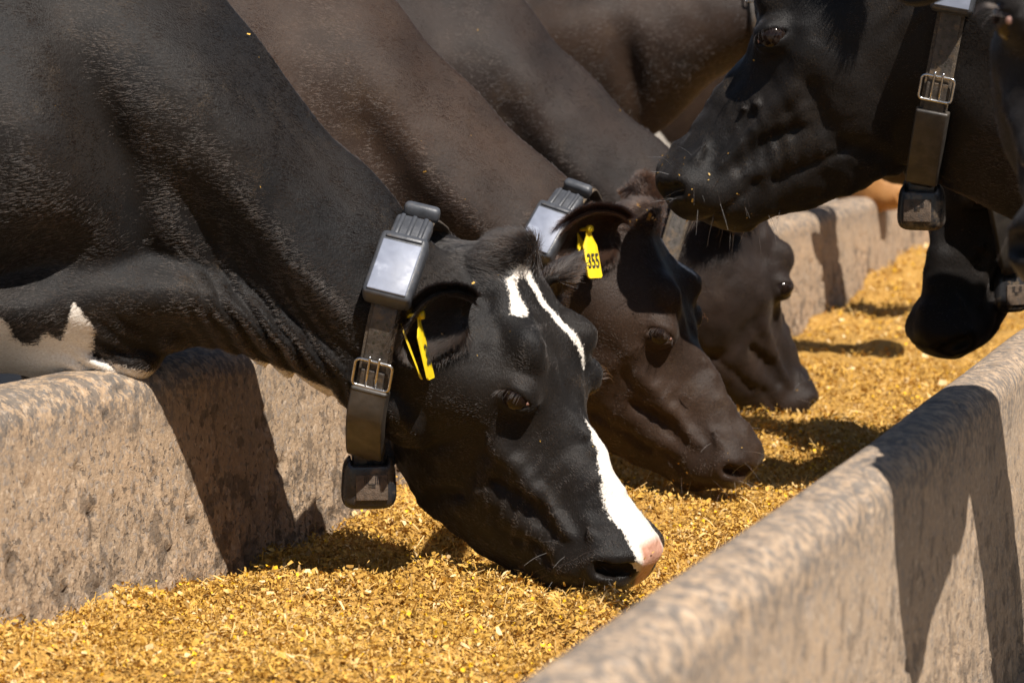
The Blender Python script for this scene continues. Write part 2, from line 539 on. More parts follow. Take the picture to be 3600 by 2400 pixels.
fx = np.linspace(-1.6, -0.468, 116)
fy = np.concatenate([np.arange(0.95, 2.1, 0.05), np.arange(2.1, 5.2, 0.018), np.arange(5.2, 15.5, 0.05)])
GX, GY = np.meshgrid(fx, fy, indexing='ij')
GZ = feed_z(GX, GY) + 0.004 * vnoise(GX * 60, GY * 60, GX * 0 + 9)
i0 = (np.arange(len(fx) - 1)[:, None] * len(fy) + np.arange(len(fy) - 1)[None, :]).ravel()
fm = npmesh('feed_bed', np.stack([GX, GY, GZ - 0.001], -1).reshape(-1, 3), np.stack([i0, i0 + len(fy), i0 + len(fy) + 1, i0 + 1], 1))
feed = tag(obj('feed', fm, M['feed_base']), 'golden chopped feed of shredded stalks and maize kernels filling the trough', 'feed', kind='stuff')


def make_chips():
    ys_, xs_ = [], []
    for y0, y1, n in ((2.05, 2.6, 38000), (2.6, 3.6, 100000), (3.6, 4.6, 56000), (4.6, 6.0, 28000), (6.0, 10.0, 20000)):
        ys_.append(rng.uniform(y0, y1, n)); xs_.append(rng.uniform(-1.56, -0.496, n))
    x = np.concatenate(xs_); y = np.concatenate(ys_); n = len(x)
    far = np.clip((y - 4.2) / 3.0, 0, 1)
    z = feed_z(x, y) + rng.normal(0.004, 0.006, n)
    typ = rng.random(n)
    L = rng.gamma(2.4, 0.0020, n) + 0.0018
    W = rng.gamma(2.4, 0.00046, n) + 0.00045
    tone = np.clip(rng.normal(0.50, 0.16, n) + 0.13 * vnoise(x * 9, y * 9, 0 * x) + 0.10 * vnoise(x * 40, y * 40, 0 * x + 2), 0.02, 0.78)
    strand = typ < 0.26
    L[strand] *= 1.6; W[strand] *= 0.38; tone[strand] += 0.06
    long_ = typ < 0.02
    L[long_] *= 2.4; tone[long_] = 0.8
    kern = typ > 0.982
    L[kern] = rng.uniform(0.004, 0.007, kern.sum()); W[kern] = L[kern] * 0.45; tone[kern] = 0.98
    pale = (typ > 0.966) & ~kern
    tone[pale] = 0.88; W[pale] *= 1.5; L[pale] *= 1.2
    L *= 1 + 0.8 * far; W *= 1 + 0.8 * far
    yaw = rng.uniform(0, 2 * math.pi, n)
    pit = rng.normal(0, 0.6, n); pit[kern] *= 0.3
    rol = rng.normal(0, 0.9, n)
    T = np.stack([np.cos(yaw) * np.cos(pit), np.sin(yaw) * np.cos(pit), np.sin(pit)], 1)
    S = np.stack([-np.sin(yaw), np.cos(yaw), 0 * yaw], 1)
    U = np.cross(T, S)
    S2 = S * np.cos(rol)[:, None] + U * np.sin(rol)[:, None]
    U2 = np.cross(T, S2)
    C_ = np.stack([x, y, z], 1)
    bend = rng.normal(0, 0.22, n) * L
    bend[kern] = -0.9 * W[kern]
    tip = rng.uniform(0.25, 0.95, n)
    h = L / 2
    P = []
    P.append(C_ - T * h[:, None] - S2 * (W * tip)[:, None])
    P.append(C_ - T * h[:, None] + S2 * (W * tip)[:, None])
    P.append(C_ - S2 * W[:, None] + U2 * bend[:, None])
    P.append(C_ + S2 * W[:, None] + U2 * bend[:, None])
    P.append(C_ + T * h[:, None] - S2 * (W * tip[::-1])[:, None])
    P.append(C_ + T * h[:, None] + S2 * (W * tip[::-1])[:, None])
    V = np.stack(P, 1).reshape(-1, 3)
    b0 = np.arange(n)[:, None] * 6
    Q = np.concatenate([b0 + np.array([[0, 2, 3, 1]]), b0 + np.array([[2, 4, 5, 3]])])
    me = npmesh('chips', V, Q, smooth=False)
    fattr(me, 'tone', np.repeat(tone, 6))
    return me


ch = obj('feed_flakes', make_chips(), M['feed'], feed)
ch['kind'] = 'stuff'


# ------------------------------------------------------------------ cows
hT = spl([(-0.07, -0.125), (-0.04, -0.075), (-0.015, -0.028), (0.005, -0.004), (0.03, 0.006), (0.08, 0.010), (0.14, 0.008), (0.20, 0.0), (0.27, -0.012),
          (0.34, -0.014), (0.40, -0.010), (0.45, -0.004), (0.475, -0.008), (0.495, -0.022), (0.507, -0.050)])
hB = spl([(-0.07, -0.12), (-0.03, -0.17), (0.02, -0.230), (0.08, -0.290), (0.14, -0.325), (0.20, -0.335), (0.26, -0.322), (0.32, -0.290),
          (0.38, -0.245), (0.43, -0.200), (0.46, -0.172), (0.48, -0.152), (0.495, -0.128), (0.507, -0.095)])
hWt = spl([(-0.07, 0.04), (-0.02, 0.062), (0.03, 0.075), (0.08, 0.086), (0.14, 0.102), (0.19, 0.106), (0.24, 0.088), (0.30, 0.064),
           (0.36, 0.052), (0.42, 0.054), (0.46, 0.064), (0.49, 0.060), (0.507, 0.042)])
hWm = spl([(-0.07, 0.05), (-0.02, 0.07), (0.03, 0.084), (0.08, 0.092), (0.14, 0.100), (0.20, 0.102), (0.26, 0.092), (0.32, 0.075),
           (0.38, 0.064), (0.43, 0.063), (0.47, 0.070), (0.49, 0.064), (0.507, 0.044)])
hWb = spl([(-0.07, 0.05), (-0.02, 0.06), (0.03, 0.066), (0.08, 0.070), (0.14, 0.074), (0.20, 0.072), (0.26, 0.064), (0.32, 0.054),
           (0.38, 0.048), (0.43, 0.047), (0.47, 0.046), (0.49, 0.040), (0.507, 0.025)])
EYE = np.array((0.208, -0.040, 0.083))
ED = np.array((0.78, 0.62, 0.0)); ED /= np.linalg.norm(ED)      # slit of the eye
EN = np.array((0.10, 0.22, 0.97)); EN /= np.linalg.norm(EN)     # the way the eye looks
ED = ED - EN * (ED @ EN); ED /= np.linalg.norm(ED)
EP = np.cross(EN, ED)


def head_field(u, v, w, o):
    aw = np.abs(w)
    T, B = hT(u), hB(u)
    jd = o.get('jaw', 0.0)
    B = B - jd * np.clip((u - 0.05) / 0.3, 0, 1) * np.clip((0.5 - u) / 0.05, 0, 1)
    c = (T + B) / 2; h = np.maximum((T - B) / 2, 0.004)
    s = np.clip((v - c) / h, -1.25, 1.25)
    wt, wm, wb = hWt(u), hWm(u), hWb(u)
    a = (wt + wb) / 2 - wm; b_ = (wt - wb) / 2
    q = s / 0.72
    Wd = np.maximum(wm + b_ * q + a * q * q, 0.012)
    p = 2.7
    r = ((aw / Wd) ** p + np.abs((v - c) / h) ** p) ** (1 / p)
    f = (r - 1) * np.minimum(h, Wd)
    f = smax(f, u - 0.512, 0.02); f = smax(f, -0.085 - u, 0.02)
    P = (u, v, aw)

    def bump_(cu, cv, cw, ru, rv, rw, amp):
        nonlocal f
        f = f - amp * np.exp(-((u - cu) / ru) ** 2 - ((v - cv) / rv) ** 2 - ((aw - cw) / rw) ** 2)

    def ridge(pts, rad, amp):
        nonlocal f
        d = None
        for A_, B_ in zip(pts[:-1], pts[1:]):
            dd, _ = segdist(P, A_, B_)
            d = dd if d is None else np.minimum(d, dd)
        f = f - amp * np.exp(-(d / rad) ** 2)
    # skull
    bump_(0.004, 0.012, 0.0, 0.034, 0.045, 0.042, 0.022)             # poll knob
    bump_(0.070, 0.000, 0.082, 0.026, 0.030, 0.022, 0.010)           # horn bud
    bump_(0.155, 0.008, 0.078, 0.044, 0.036, 0.032, 0.024)           # brow dome over the eye
    bump_(0.100, -0.072, 0.108, 0.036, 0.028, 0.035, -0.016)         # hollow behind the eye
    ridge([(0.07, 0.025, 0.0), (0.15, 0.022, 0.0), (0.24, 0.004, 0.0)], 0.024, -0.013)    # dish of the forehead
    ridge([(0.215, 0.004, 0.044), (0.255, -0.012, 0.040), (0.30, -0.020, 0.036)], 0.016, -0.009)
    ridge([(0.05, -0.030, 0.088), (0.12, -0.040, 0.104)], 0.012, 0.007)
    bump_(0.268, -0.048, 0.088, 0.036, 0.030, 0.03, -0.016)          # hollow in front of the eye
    bump_(0.225, -0.095, 0.098, 0.045, 0.018, 0.03, 0.007)           # cheek bone under the eye
    bump_(0.17, -0.185, 0.085, 0.075, 0.085, 0.05, 0.016)            # cheek muscle
    ridge([(0.245, -0.130, 0.096), (0.285, -0.200, 0.080), (0.270, -0.270, 0.060)], 0.016, -0.012)    # its front edge
    ridge([(0.255, -0.112, 0.092), (0.300, -0.098, 0.080), (0.335, -0.094, 0.072)], 0.012, 0.013)   # facial crest
    ridge([(0.305, -0.070, 0.074), (0.335, -0.050, 0.064), (0.375, -0.040, 0.060), (0.425, -0.044, 0.064)], 0.0090, 0.0125)
    ridge([(0.325, -0.078, 0.070), (0.360, -0.064, 0.064), (0.410, -0.060, 0.064)], 0.0085, -0.0110)
    ridge([(0.310, -0.112, 0.072), (0.350, -0.090, 0.066), (0.410, -0.080, 0.066)], 0.0090, 0.0115)
    ridge([(0.295, -0.150, 0.074), (0.340, -0.122, 0.066), (0.400, -0.106, 0.064)], 0.0090, -0.0110)
    ridge([(0.265, -0.205, 0.070), (0.325, -0.165, 0.062), (0.390, -0.136, 0.060)], 0.012, 0.0115)
    ridge([(0.285, -0.225, 0.060), (0.345, -0.185, 0.056), (0.385, -0.165, 0.054)], 0.009, -0.0080)
    wv_ = np.sin((u * 0.8 + v * 0.6) * 2 * math.pi / 0.024 + 3 * vnoise(u * 14, v * 14, aw * 10))
    f = f - 0.0026 * wv_ * np.exp(-((u - 0.33) / 0.07)**2 - ((v + 0.12) / 0.06)**2) * (aw > 0.03)
    f = f - 0.0028 * vnoise(u * 30, v * 30, w * 30) - 0.0015 * vnoise(u * 75, v * 75, w * 75 + 4)
    ridge([(0.262, -0.070, 0.092), (0.300, -0.060, 0.078), (0.345, -0.036, 0.060), (0.39, -0.026, 0.052)], 0.0045, 0.0035)   # veins
    ridge([(0.250, -0.150, 0.094), (0.300, -0.125, 0.078), (0.330, -0.100, 0.072)], 0.0050, 0.0040)
    ridge([(0.215, -0.078, 0.104), (0.245, -0.072, 0.100), (0.262, -0.055, 0.092)], 0.0045, 0.0040)
    ridge([(0.13, 0.00, 0.100), (0.165, -0.012, 0.108), (0.20, -0.008, 0.104), (0.235, -0.018, 0.094)], 0.0050, -0.0040)
    # muzzle
    bump_(0.458, -0.050, 0.062, 0.034, 0.040, 0.03, 0.015)
    bump_(0.485, -0.030, 0.0, 0.03, 0.04, 0.03, 0.007)
    bump_(0.430, -0.112, 0.060, 0.04, 0.018, 0.03, 0.007)            # upper lip
    ridge([(0.505, -0.104, 0.0), (0.495, -0.108, 0.035), (0.462, -0.122, 0.056), (0.425, -0.136, 0.060), (0.392, -0.142, 0.060)], 0.0052, -0.010)
    bump_(0.455, -0.142, 0.02, 0.03, 0.02, 0.04, 0.010)              # chin
    # eye: lids swell round the ball, then the slit is cut
    du, dv, dw = u - EYE[0], v - EYE[1], aw - EYE[2]
    e1 = du * ED[0] + dv * ED[1] + dw * ED[2]
    e2 = du * EP[0] + dv * EP[1] + dw * EP[2]
    e3 = du * EN[0] + dv * EN[1] + dw * EN[2]
    ball = np.sqrt(e1**2 + e2**2 + e3**2)
    f = smin(f, np.sqrt((e1 / 1.22)**2 + e2**2 + e3**2) - 0.0255, 0.016)
    f = f - 0.006 * np.exp(-(e1 / 0.024)**2 - ((e2 - 0.019) / 0.009)**2 - ((e3 - 0.016) / 0.02)**2)
    up_ = o.get('eyesign', 1.0)
    lid = np.abs(e2 + 0.002) - 0.0092 * np.clip(1 - (e1 / 0.0245)**2, 0, 1)
    cut = smax(smax(lid, np.abs(e1) - 0.0245, 0.002), 0.006 - e3, 0.002)
    f = smax(f, -cut, 0.004)
    f = f + 0.0035 * np.exp(-((ball - 0.034) / 0.004)**2) * (e2 < 0.004) * np.clip(e3 / 0.02, 0, 1)     # fold under the lower lid
    f = f + 0.0030 * np.exp(-((ball - 0.033) / 0.004)**2) * (e2 > 0.004) * np.clip(e3 / 0.02, 0, 1)
    # nostril: comma-shaped hole with a rim
    nd, nt_ = segdist(P, (0.494, -0.032, 0.040), (0.474, -0.050, 0.068))
    nn = nd - 0.0140 + 0.0030 * nt_
    f = f - 0.0055 * np.exp(-((nn - 0.009) / 0.007)**2)
    f = smax(f, -nn, 0.005)
    if o.get('open'):
        md, mt = segdist(P, (0.50, -0.112, 0.0), (0.40, -0.140, 0.0))
        f = smax(f, -(np.sqrt(md**2) - 0.016 - 0.03 * (aw > 1)), 0.006)
    return f


def axis(*segs):
    """grid line positions from (start, end, step) runs"""
    out = [np.arange(a, b - 1e-6, st) for a, b, st in segs]
    out.append([segs[-1][1]])
    return np.concatenate(out).astype(np.float32)


def poly_sd(px, py, poly):
    """signed distance to a polygon, positive inside"""
    d = np.full(px.shape, 1e9); ins = np.zeros(px.shape, bool)
    n = len(poly)
    for i in range(n):
        x0, y0 = poly[i]; x1, y1 = poly[(i + 1) % n]
        ex, ey = x1 - x0, y1 - y0
        t = np.clip(((px - x0) * ex + (py - y0) * ey) / (ex * ex + ey * ey + 1e-12), 0, 1)
        d = np.minimum(d, np.hypot(px - x0 - t * ex, py - y0 - t * ey))
        c = (y0 > py) != (y1 > py)
        xi = x0 + (py - y0) * ex / (ey if abs(ey) > 1e-9 else 1e-9)
        ins ^= c & (px < xi)
    return np.where(ins, d, -d)


def line_sd(px, py, pts):
    """distance into a tapered stroke (x, y, half width)"""
    best = np.full(px.shape, -1e9)
    for (x0, y0, r0), (x1, y1, r1) in zip(pts[:-1], pts[1:]):
        ex, ey = x1 - x0, y1 - y0
        t = np.clip(((px - x0) * ex + (py - y0) * ey) / (ex * ex + ey * ey + 1e-12), 0, 1)
        best = np.maximum(best, r0 + (r1 - r0) * t - np.hypot(px - x0 - t * ex, py - y0 - t * ey))
    return best


class Cow:
    pass


def build_cow(sp):
    """sp: position, yaw, neck outlines in the cow's own upright plane (x forward, z up), head pose, markings"""
    K = Cow(); K.sp = sp
    st = sp.get('step', 0.005)
    hx, hz = sp['poll']
    pit, hy, rol, hs = R(sp['pitch']), R(sp.get('hyaw', 0)), R(sp.get('roll', 0)), sp.get('hscale', 1.0)
    hyo = sp.get('polly', 0.0)
    cz, sz = math.cos(hy), math.sin(hy)
    U = np.array((math.cos(pit) * cz, math.cos(pit) * sz, -math.sin(pit)))
    V0 = np.array((math.sin(pit) * cz, math.sin(pit) * sz, math.cos(pit)))
    W0 = np.array((-sz, cz, 0.0))
    Vv = V0 * math.cos(rol) + W0 * math.sin(rol)
    W = W0 * math.cos(rol) - V0 * math.sin(rol)
    O = np.array((hx, hyo, hz))
    K.U, K.Vx, K.W, K.O, K.hs = U, Vv, W, O, hs

    def h2c(p):
        p = np.asarray(p, float)
        return O + hs * (p[..., 0:1] * U + p[..., 1:2] * Vv + p[..., 2:3] * W)
    K.h2c = h2c
    # grid: fine round the head and neck, coarse over the trunk and legs
    box = h2c(np.array([(a, b_, c) for a in (-0.09, 0.53) for b_ in (-0.31, 0.045) for c in (-0.135, 0.135)]))
    lo, hi = box.min(0) - 0.01, box.max(0) + 0.01
    xf = sp.get('xfine', -0.78)
    ym = max(0.19, hi[1], -lo[1]) + 0.01
    zt = sp.get('ztop', max(0.9, hi[2]) + 0.02)
    xs = axis((-2.75, xf - 0.25, 0.05), (xf - 0.25, xf, 0.015), (xf, hi[0] + 0.02, st))
    ys = axis((-0.47, -ym, 0.02), (-ym, ym, st), (ym, 0.47, 0.02))
    zs = axis((-0.02, lo[2] - 0.02, 0.03), (lo[2] - 0.02, zt, st), (zt, zt + 0.15, 0.01), (zt + 0.15, 1.62, 0.025))
    gx = xs[:, None, None]; gy = ys[None, :, None]; gz = zs[None, None, :]
    yc = spl(sp['bend'])(xs)[:, None, None] if 'bend' in sp else np.float32(0)

    def loft(T, B, Wf, fac=(0.6, 1.0, 0.85), p=2.3, lo_=None, hi_=None):
        T_ = spl(T)(xs)[:, None, None]; B_ = spl(B)(xs)[:, None, None]; W_ = spl(Wf)(xs)[:, None, None]
        c = (T_ + B_) / 2; h = np.maximum((T_ - B_) / 2, 0.01)
        s = (gz - c) / h
        q = np.clip(s, -1.2, 1.2) / 0.8
        a = (fac[0] + fac[2]) / 2 - fac[1]; b_ = (fac[0] - fac[2]) / 2
        Wd = np.maximum(W_ * (fac[1] + b_ * q + a * q * q), 0.02)
        f = (((np.abs(gy - yc) / Wd) ** p + np.abs(s) ** p) ** (1 / p) - 1) * np.minimum(h, W_) * 0.85
        if hi_ is not None: f = smax(f, gx - hi_, 0.05)
        if lo_ is not None: f = smax(f, lo_ - gx, 0.05)
        return f.astype(np.float32)
    F = None
    for L in sp['lofts']:
        f = loft(*L['o'], **L.get('k', {}))
        F = f if F is None else smin(F, f, L.get('blend', 0.035))
    # legs
    for lx, ly, top in sp.get('legs', [(-1.12, 0.15, 0.75), (-1.12, -0.15, 0.75), (-2.4, 0.17, 0.85), (-2.36, -0.17, 0.85)]):
        i1, i2 = np.searchsorted(xs, (lx - 0.3, lx + 0.3)); k2 = np.searchsorted(zs, top + 0.15)
        d, t = segdist((gx[i1:i2], gy, gz[:, :, :k2]), (lx, ly, 0.03), (lx - 0.02, ly, 0.38))
        f = d - (0.055 - 0.005 * t)
        d, t = segdist((gx[i1:i2], gy, gz[:, :, :k2]), (lx - 0.02, ly, 0.38), (lx - 0.05, ly, top))
        f = smin(f, d - (0.05 + 0.06 * t), 0.03)
        F[i1:i2, :, :k2] = smin(F[i1:i2, :, :k2], f, 0.08)
    # muscle relief on the neck: (x, z, rx, rz, angle, height), both sides
    xm = sp.get('xrel', xf - 0.25)
    j = np.searchsorted(xs, xm)
    sx = xs[j:][:, None, None]
    D = np.zeros((len(xs) - j, 1, len(zs)), np.float32)
    for (cx, cz_, rx, rz, ang, amp) in sp.get('relief', []):
        ca, sa = math.cos(R(ang)), math.sin(R(ang))
        a = (sx - cx) * ca + (gz - cz_) * sa; b_ = -(sx - cx) * sa + (gz - cz_) * ca
        D += amp * np.exp(-(a / rx) ** 2 - (b_ / rz) ** 2)
    for (cx, cz_, rx, rz, ang, wl, amp, mang) in sp.get('folds', []):
        ca, sa = math.cos(R(ang)), math.sin(R(ang))
        cm, sm_ = math.cos(R(mang)), math.sin(R(mang))
        a = (sx - cx) * cm + (gz - cz_) * sm_; b_ = -(sx - cx) * sm_ + (gz - cz_) * cm
        ph = ((sx - cx) * ca + (gz - cz_) * sa) / wl + 0.35 * vnoise(sx * 12, gz * 12, 0 * sx + 2.0) + 0.2 * vnoise(sx * 30, gz * 30, 0 * sx)
        wv = 1 - 2 * np.abs(np.sin(math.pi * ph)) ** 0.7
        D += -amp * wv * np.exp(-(a / rx) ** 2 - (b_ / rz) ** 2)
    D += sp.get('lump', 0.004) * (vnoise(sx * 9, gz * 9, 0 * sx + 5) + 0.4 * vnoise(sx * 24, gz * 24, 0 * sx + 8))
    F[j:] -= D
    # head
    i1, i2 = np.searchsorted(xs, (lo[0], hi[0])); j1, j2 = np.searchsorted(ys, (lo[1], hi[1])); k1, k2 = np.searchsorted(zs, (lo[2], hi[2]))
    bx, by, bz = xs[i1:i2][:, None, None] - O[0], ys[j1:j2][None, :, None] - O[1], zs[k1:k2][None, None, :] - O[2]
    u = (bx * U[0] + by * U[1] + bz * U[2]).astype(np.float32) / hs
    v = (bx * Vv[0] + by * Vv[1] + bz * Vv[2]).astype(np.float32) / hs
    w = (bx * W[0] + by * W[1] + bz * W[2]).astype(np.float32) / hs
    fh = head_field(u, v, w, sp) * hs
    F[i1:i2, j1:j2, k1:k2] = smin(F[i1:i2, j1:j2, k1:k2], fh, sp.get('hblend', 0.035) * np.clip((0.24 - u) / 0.12, 0.06, 1))
    V, Q = surface_nets(F, xs, ys, zs, sp.get('smooth', 2))
    # keep the largest connected piece is not needed: all primitives overlap
    me = npmesh('cow_body', V, Q)
    # markings
    d = V - O
    hu, hv, hw = d @ U / hs, d @ Vv / hs, d @ W / hs
    K.huvw = (hu, hv, hw)
    white = np.full(len(V), -1.0)
    onhead = (hu > -0.05) & (hv > -0.32) & (V[:, 0] > hx - 0.3)
    for pts in sp.get('white_face', []):
        m = line_sd(hw, hu, pts)
        white = np.where(onhead & (hv > np.where(hu > 0.455, -0.030, -0.055)), np.maximum(white, m), white)
    for poly in sp.get('white_body', []):
        white = np.maximum(white, poly_sd(V[:, 0], V[:, 2], poly))
    fattr(me, 'white', white)
    pink = np.zeros(len(V)); wet = np.zeros(len(V))
    nosepad = np.clip((hu - 0.462 + 0.10 * np.clip(-hv - 0.06, 0, 1)) / 0.012, 0, 1) * (hu < 0.56)
    if 'pink' in sp:
        pink = nosepad * np.clip((line_sd(hw, hv, sp['pink'])) / 0.008 + 0.5, 0, 1)
    wet = nosepad
    fattr(me, 'pink', pink); fattr(me, 'wet', wet)
    K.white, K.pinkv, K.wet = white, pink, wet
    root = obj('cow', None)
    root.location = (sp['pos'][0], sp['pos'][1], 0); root.rotation_euler = (0, 0, R(sp['yaw']))
    bpy.context.view_layer.update()
    K.root = root
    K.mat = M[sp['mat']]
    K.body = obj('body', me, K.mat, root)
    K.V, K.Q, K.me = V, Q, me
    K.mw = Matrix.Translation((sp['pos'][0], sp['pos'][1], 0)) @ Matrix.Rotation(R(sp['yaw']), 4, 'Z')
    # eyes
    for s in (1, -1):
        if sp.get('noeyes'): break
        bm = bmesh.new()
        bmesh.ops.create_uvsphere(bm, u_segments=28, v_segments=18, radius=0.0235 * hs)
        e = bm_obj('eye', bm, M['eye'], root)
        c = EYE + EN * 0.0015; c[2] *= s
        e.location = h2c(c)
        nrm = EN[0] * U + EN[1] * Vv + s * EN[2] * W
        bm = bmesh.new()          # moist rim at the inner corner
        cc = EYE + ED * 0.0175 + EN * 0.0105; cc[2] *= s
        bmesh.ops.create_uvsphere(bm, u_segments=12, v_segments=8, radius=0.0052 * hs)
        rim = bm_obj('eye_corner', bm, M['lid'], e)
        rim.location = Vector(h2c(cc)) - e.location
    # ears
    K.ears = []
    for s in (1, -1):
        es = sp.get('ear_l' if s > 0 else 'ear_r', sp.get('ear', {}))
        if es is None: continue
        K.ears.append(build_ear(K, s, es))
    if sp.get('open'):
        bm = bmesh.new()
        bmesh.ops.create_uvsphere(bm, u_segments=18, v_segments=12, radius=1.0)
        for v_ in bm.verts:
            v_.co = Vector(h2c(np.array((0.455 + 0.045 * v_.co.x, -0.128 - 0.02 * v_.co.x + 0.010 * v_.co.y, 0.030 * v_.co.z))))
        bm_obj('tongue', bm, M['tongue'], root)
    tag(root, sp['label'], 'cow', 'cows feeding at the trough')
    return K


def build_ear(K, s, es):
    """cupped leaf: base on the side of the poll, axis outward, hollow facing 'face'"""
    base = np.array(es.get('base', (0.045, -0.075, 0.080)))
    hu, hv, hw = K.huvw            # set the base on the skin
    m_ = (np.abs(hu - base[0]) < 0.014) & (np.abs(hv - base[1]) < 0.014) & (hw * s > 0.03) & (np.abs(hw) < 0.2)
    if m_.any(): base[2] = np.abs(hw[m_]).max() - es.get('sink', 0.010)
    ax = np.array(es.get('axis', (-0.28, -0.42, 0.86))); ax /= np.linalg.norm(ax)
    fc = np.array(es.get('face', (0.75, 0.45, 0.45))); fc = fc - ax * (fc @ ax); fc /= np.linalg.norm(fc)
    sd = np.cross(ax, fc)
    Ln, Wd = es.get('len', 0.185), es.get('wid', 0.060)
    cup = es.get('cup', 1.0); droop = np.array(es.get('droop', (0.02, -0.03, 0.0)))
    nt_, ns_ = 26, 15
    V = []; Nn = []
    for i in range(nt_):
        t = i / (nt_ - 1)
        wd = Wd * (0.42 + 0.58 * math.sin(math.pi * min(1, (t * 0.93 + 0.07)) ** 0.85) ** 0.8) if t < 0.5 else Wd * max(0.05, (1 - ((t - 0.47) / 0.53) ** 2.6)) ** 0.62
        ang = (1.75 - 1.05 * t) * cup
        c = base + ax * Ln * t + droop * t * t
        for j in range(ns_):
            q = -1 + 2 * j / (ns_ - 1)
            a = q * ang
            rad = wd / max(ang, 0.25)
            p = c + sd * math.sin(a) * rad + fc * (1 - math.cos(a)) * rad * 0.95
            V.append(p)
    V = np.array(V)
    V[:, 2] *= s
    V = K.h2c(V)
    Q = []
    for i in range(nt_ - 1):
        for j in range(ns_ - 1):
            a = i * ns_ + j
            Q.append((a, a + 1, a + ns_ + 1, a + ns_))
    Q = np.array(Q)
    if s < 0: Q = Q[:, ::-1]
    me = npmesh('ear', V, Q)
    for nm in ('white', 'pink', 'wet'):
        fattr(me, nm, np.full(len(V), -1.0 if nm == 'white' else 0.0))
    o = obj('ear', me, K.mat, K.root)
    m = o.modifiers.new('thickness', 'SOLIDIFY'); m.thickness = 0.012; m.offset = 0
    m = o.modifiers.new('round', 'SUBSURF'); m.levels = 1; m.render_levels = 1
    return dict(o=o, V=V, nt=nt_, ns=ns_, s=s, Q=Q)


def std_lofts(dz=0.0):
    """trunk common to every cow, shoulders at x about -1"""
    return [dict(o=([(-2.75, 1.18), (-2.62, 1.33), (-2.2, 1.37), (-1.6, 1.35), (-1.15, 1.39), (-0.95, 1.33), (-0.78, 1.22)],
                    [(-2.75, 0.95), (-2.6, 0.72), (-2.2, 0.56), (-1.7, 0.50), (-1.2, 0.52), (-0.95, 0.60), (-0.78, 0.74)],
                    [(-2.75, 0.10), (-2.6, 0.22), (-2.3, 0.27), (-1.8, 0.36), (-1.3, 0.30), (-1.0, 0.22), (-0.78, 0.12)]),
                 k=dict(fac=(0.62, 1.0, 0.8), p=2.3, hi_=-0.80, lo_=-2.72))]


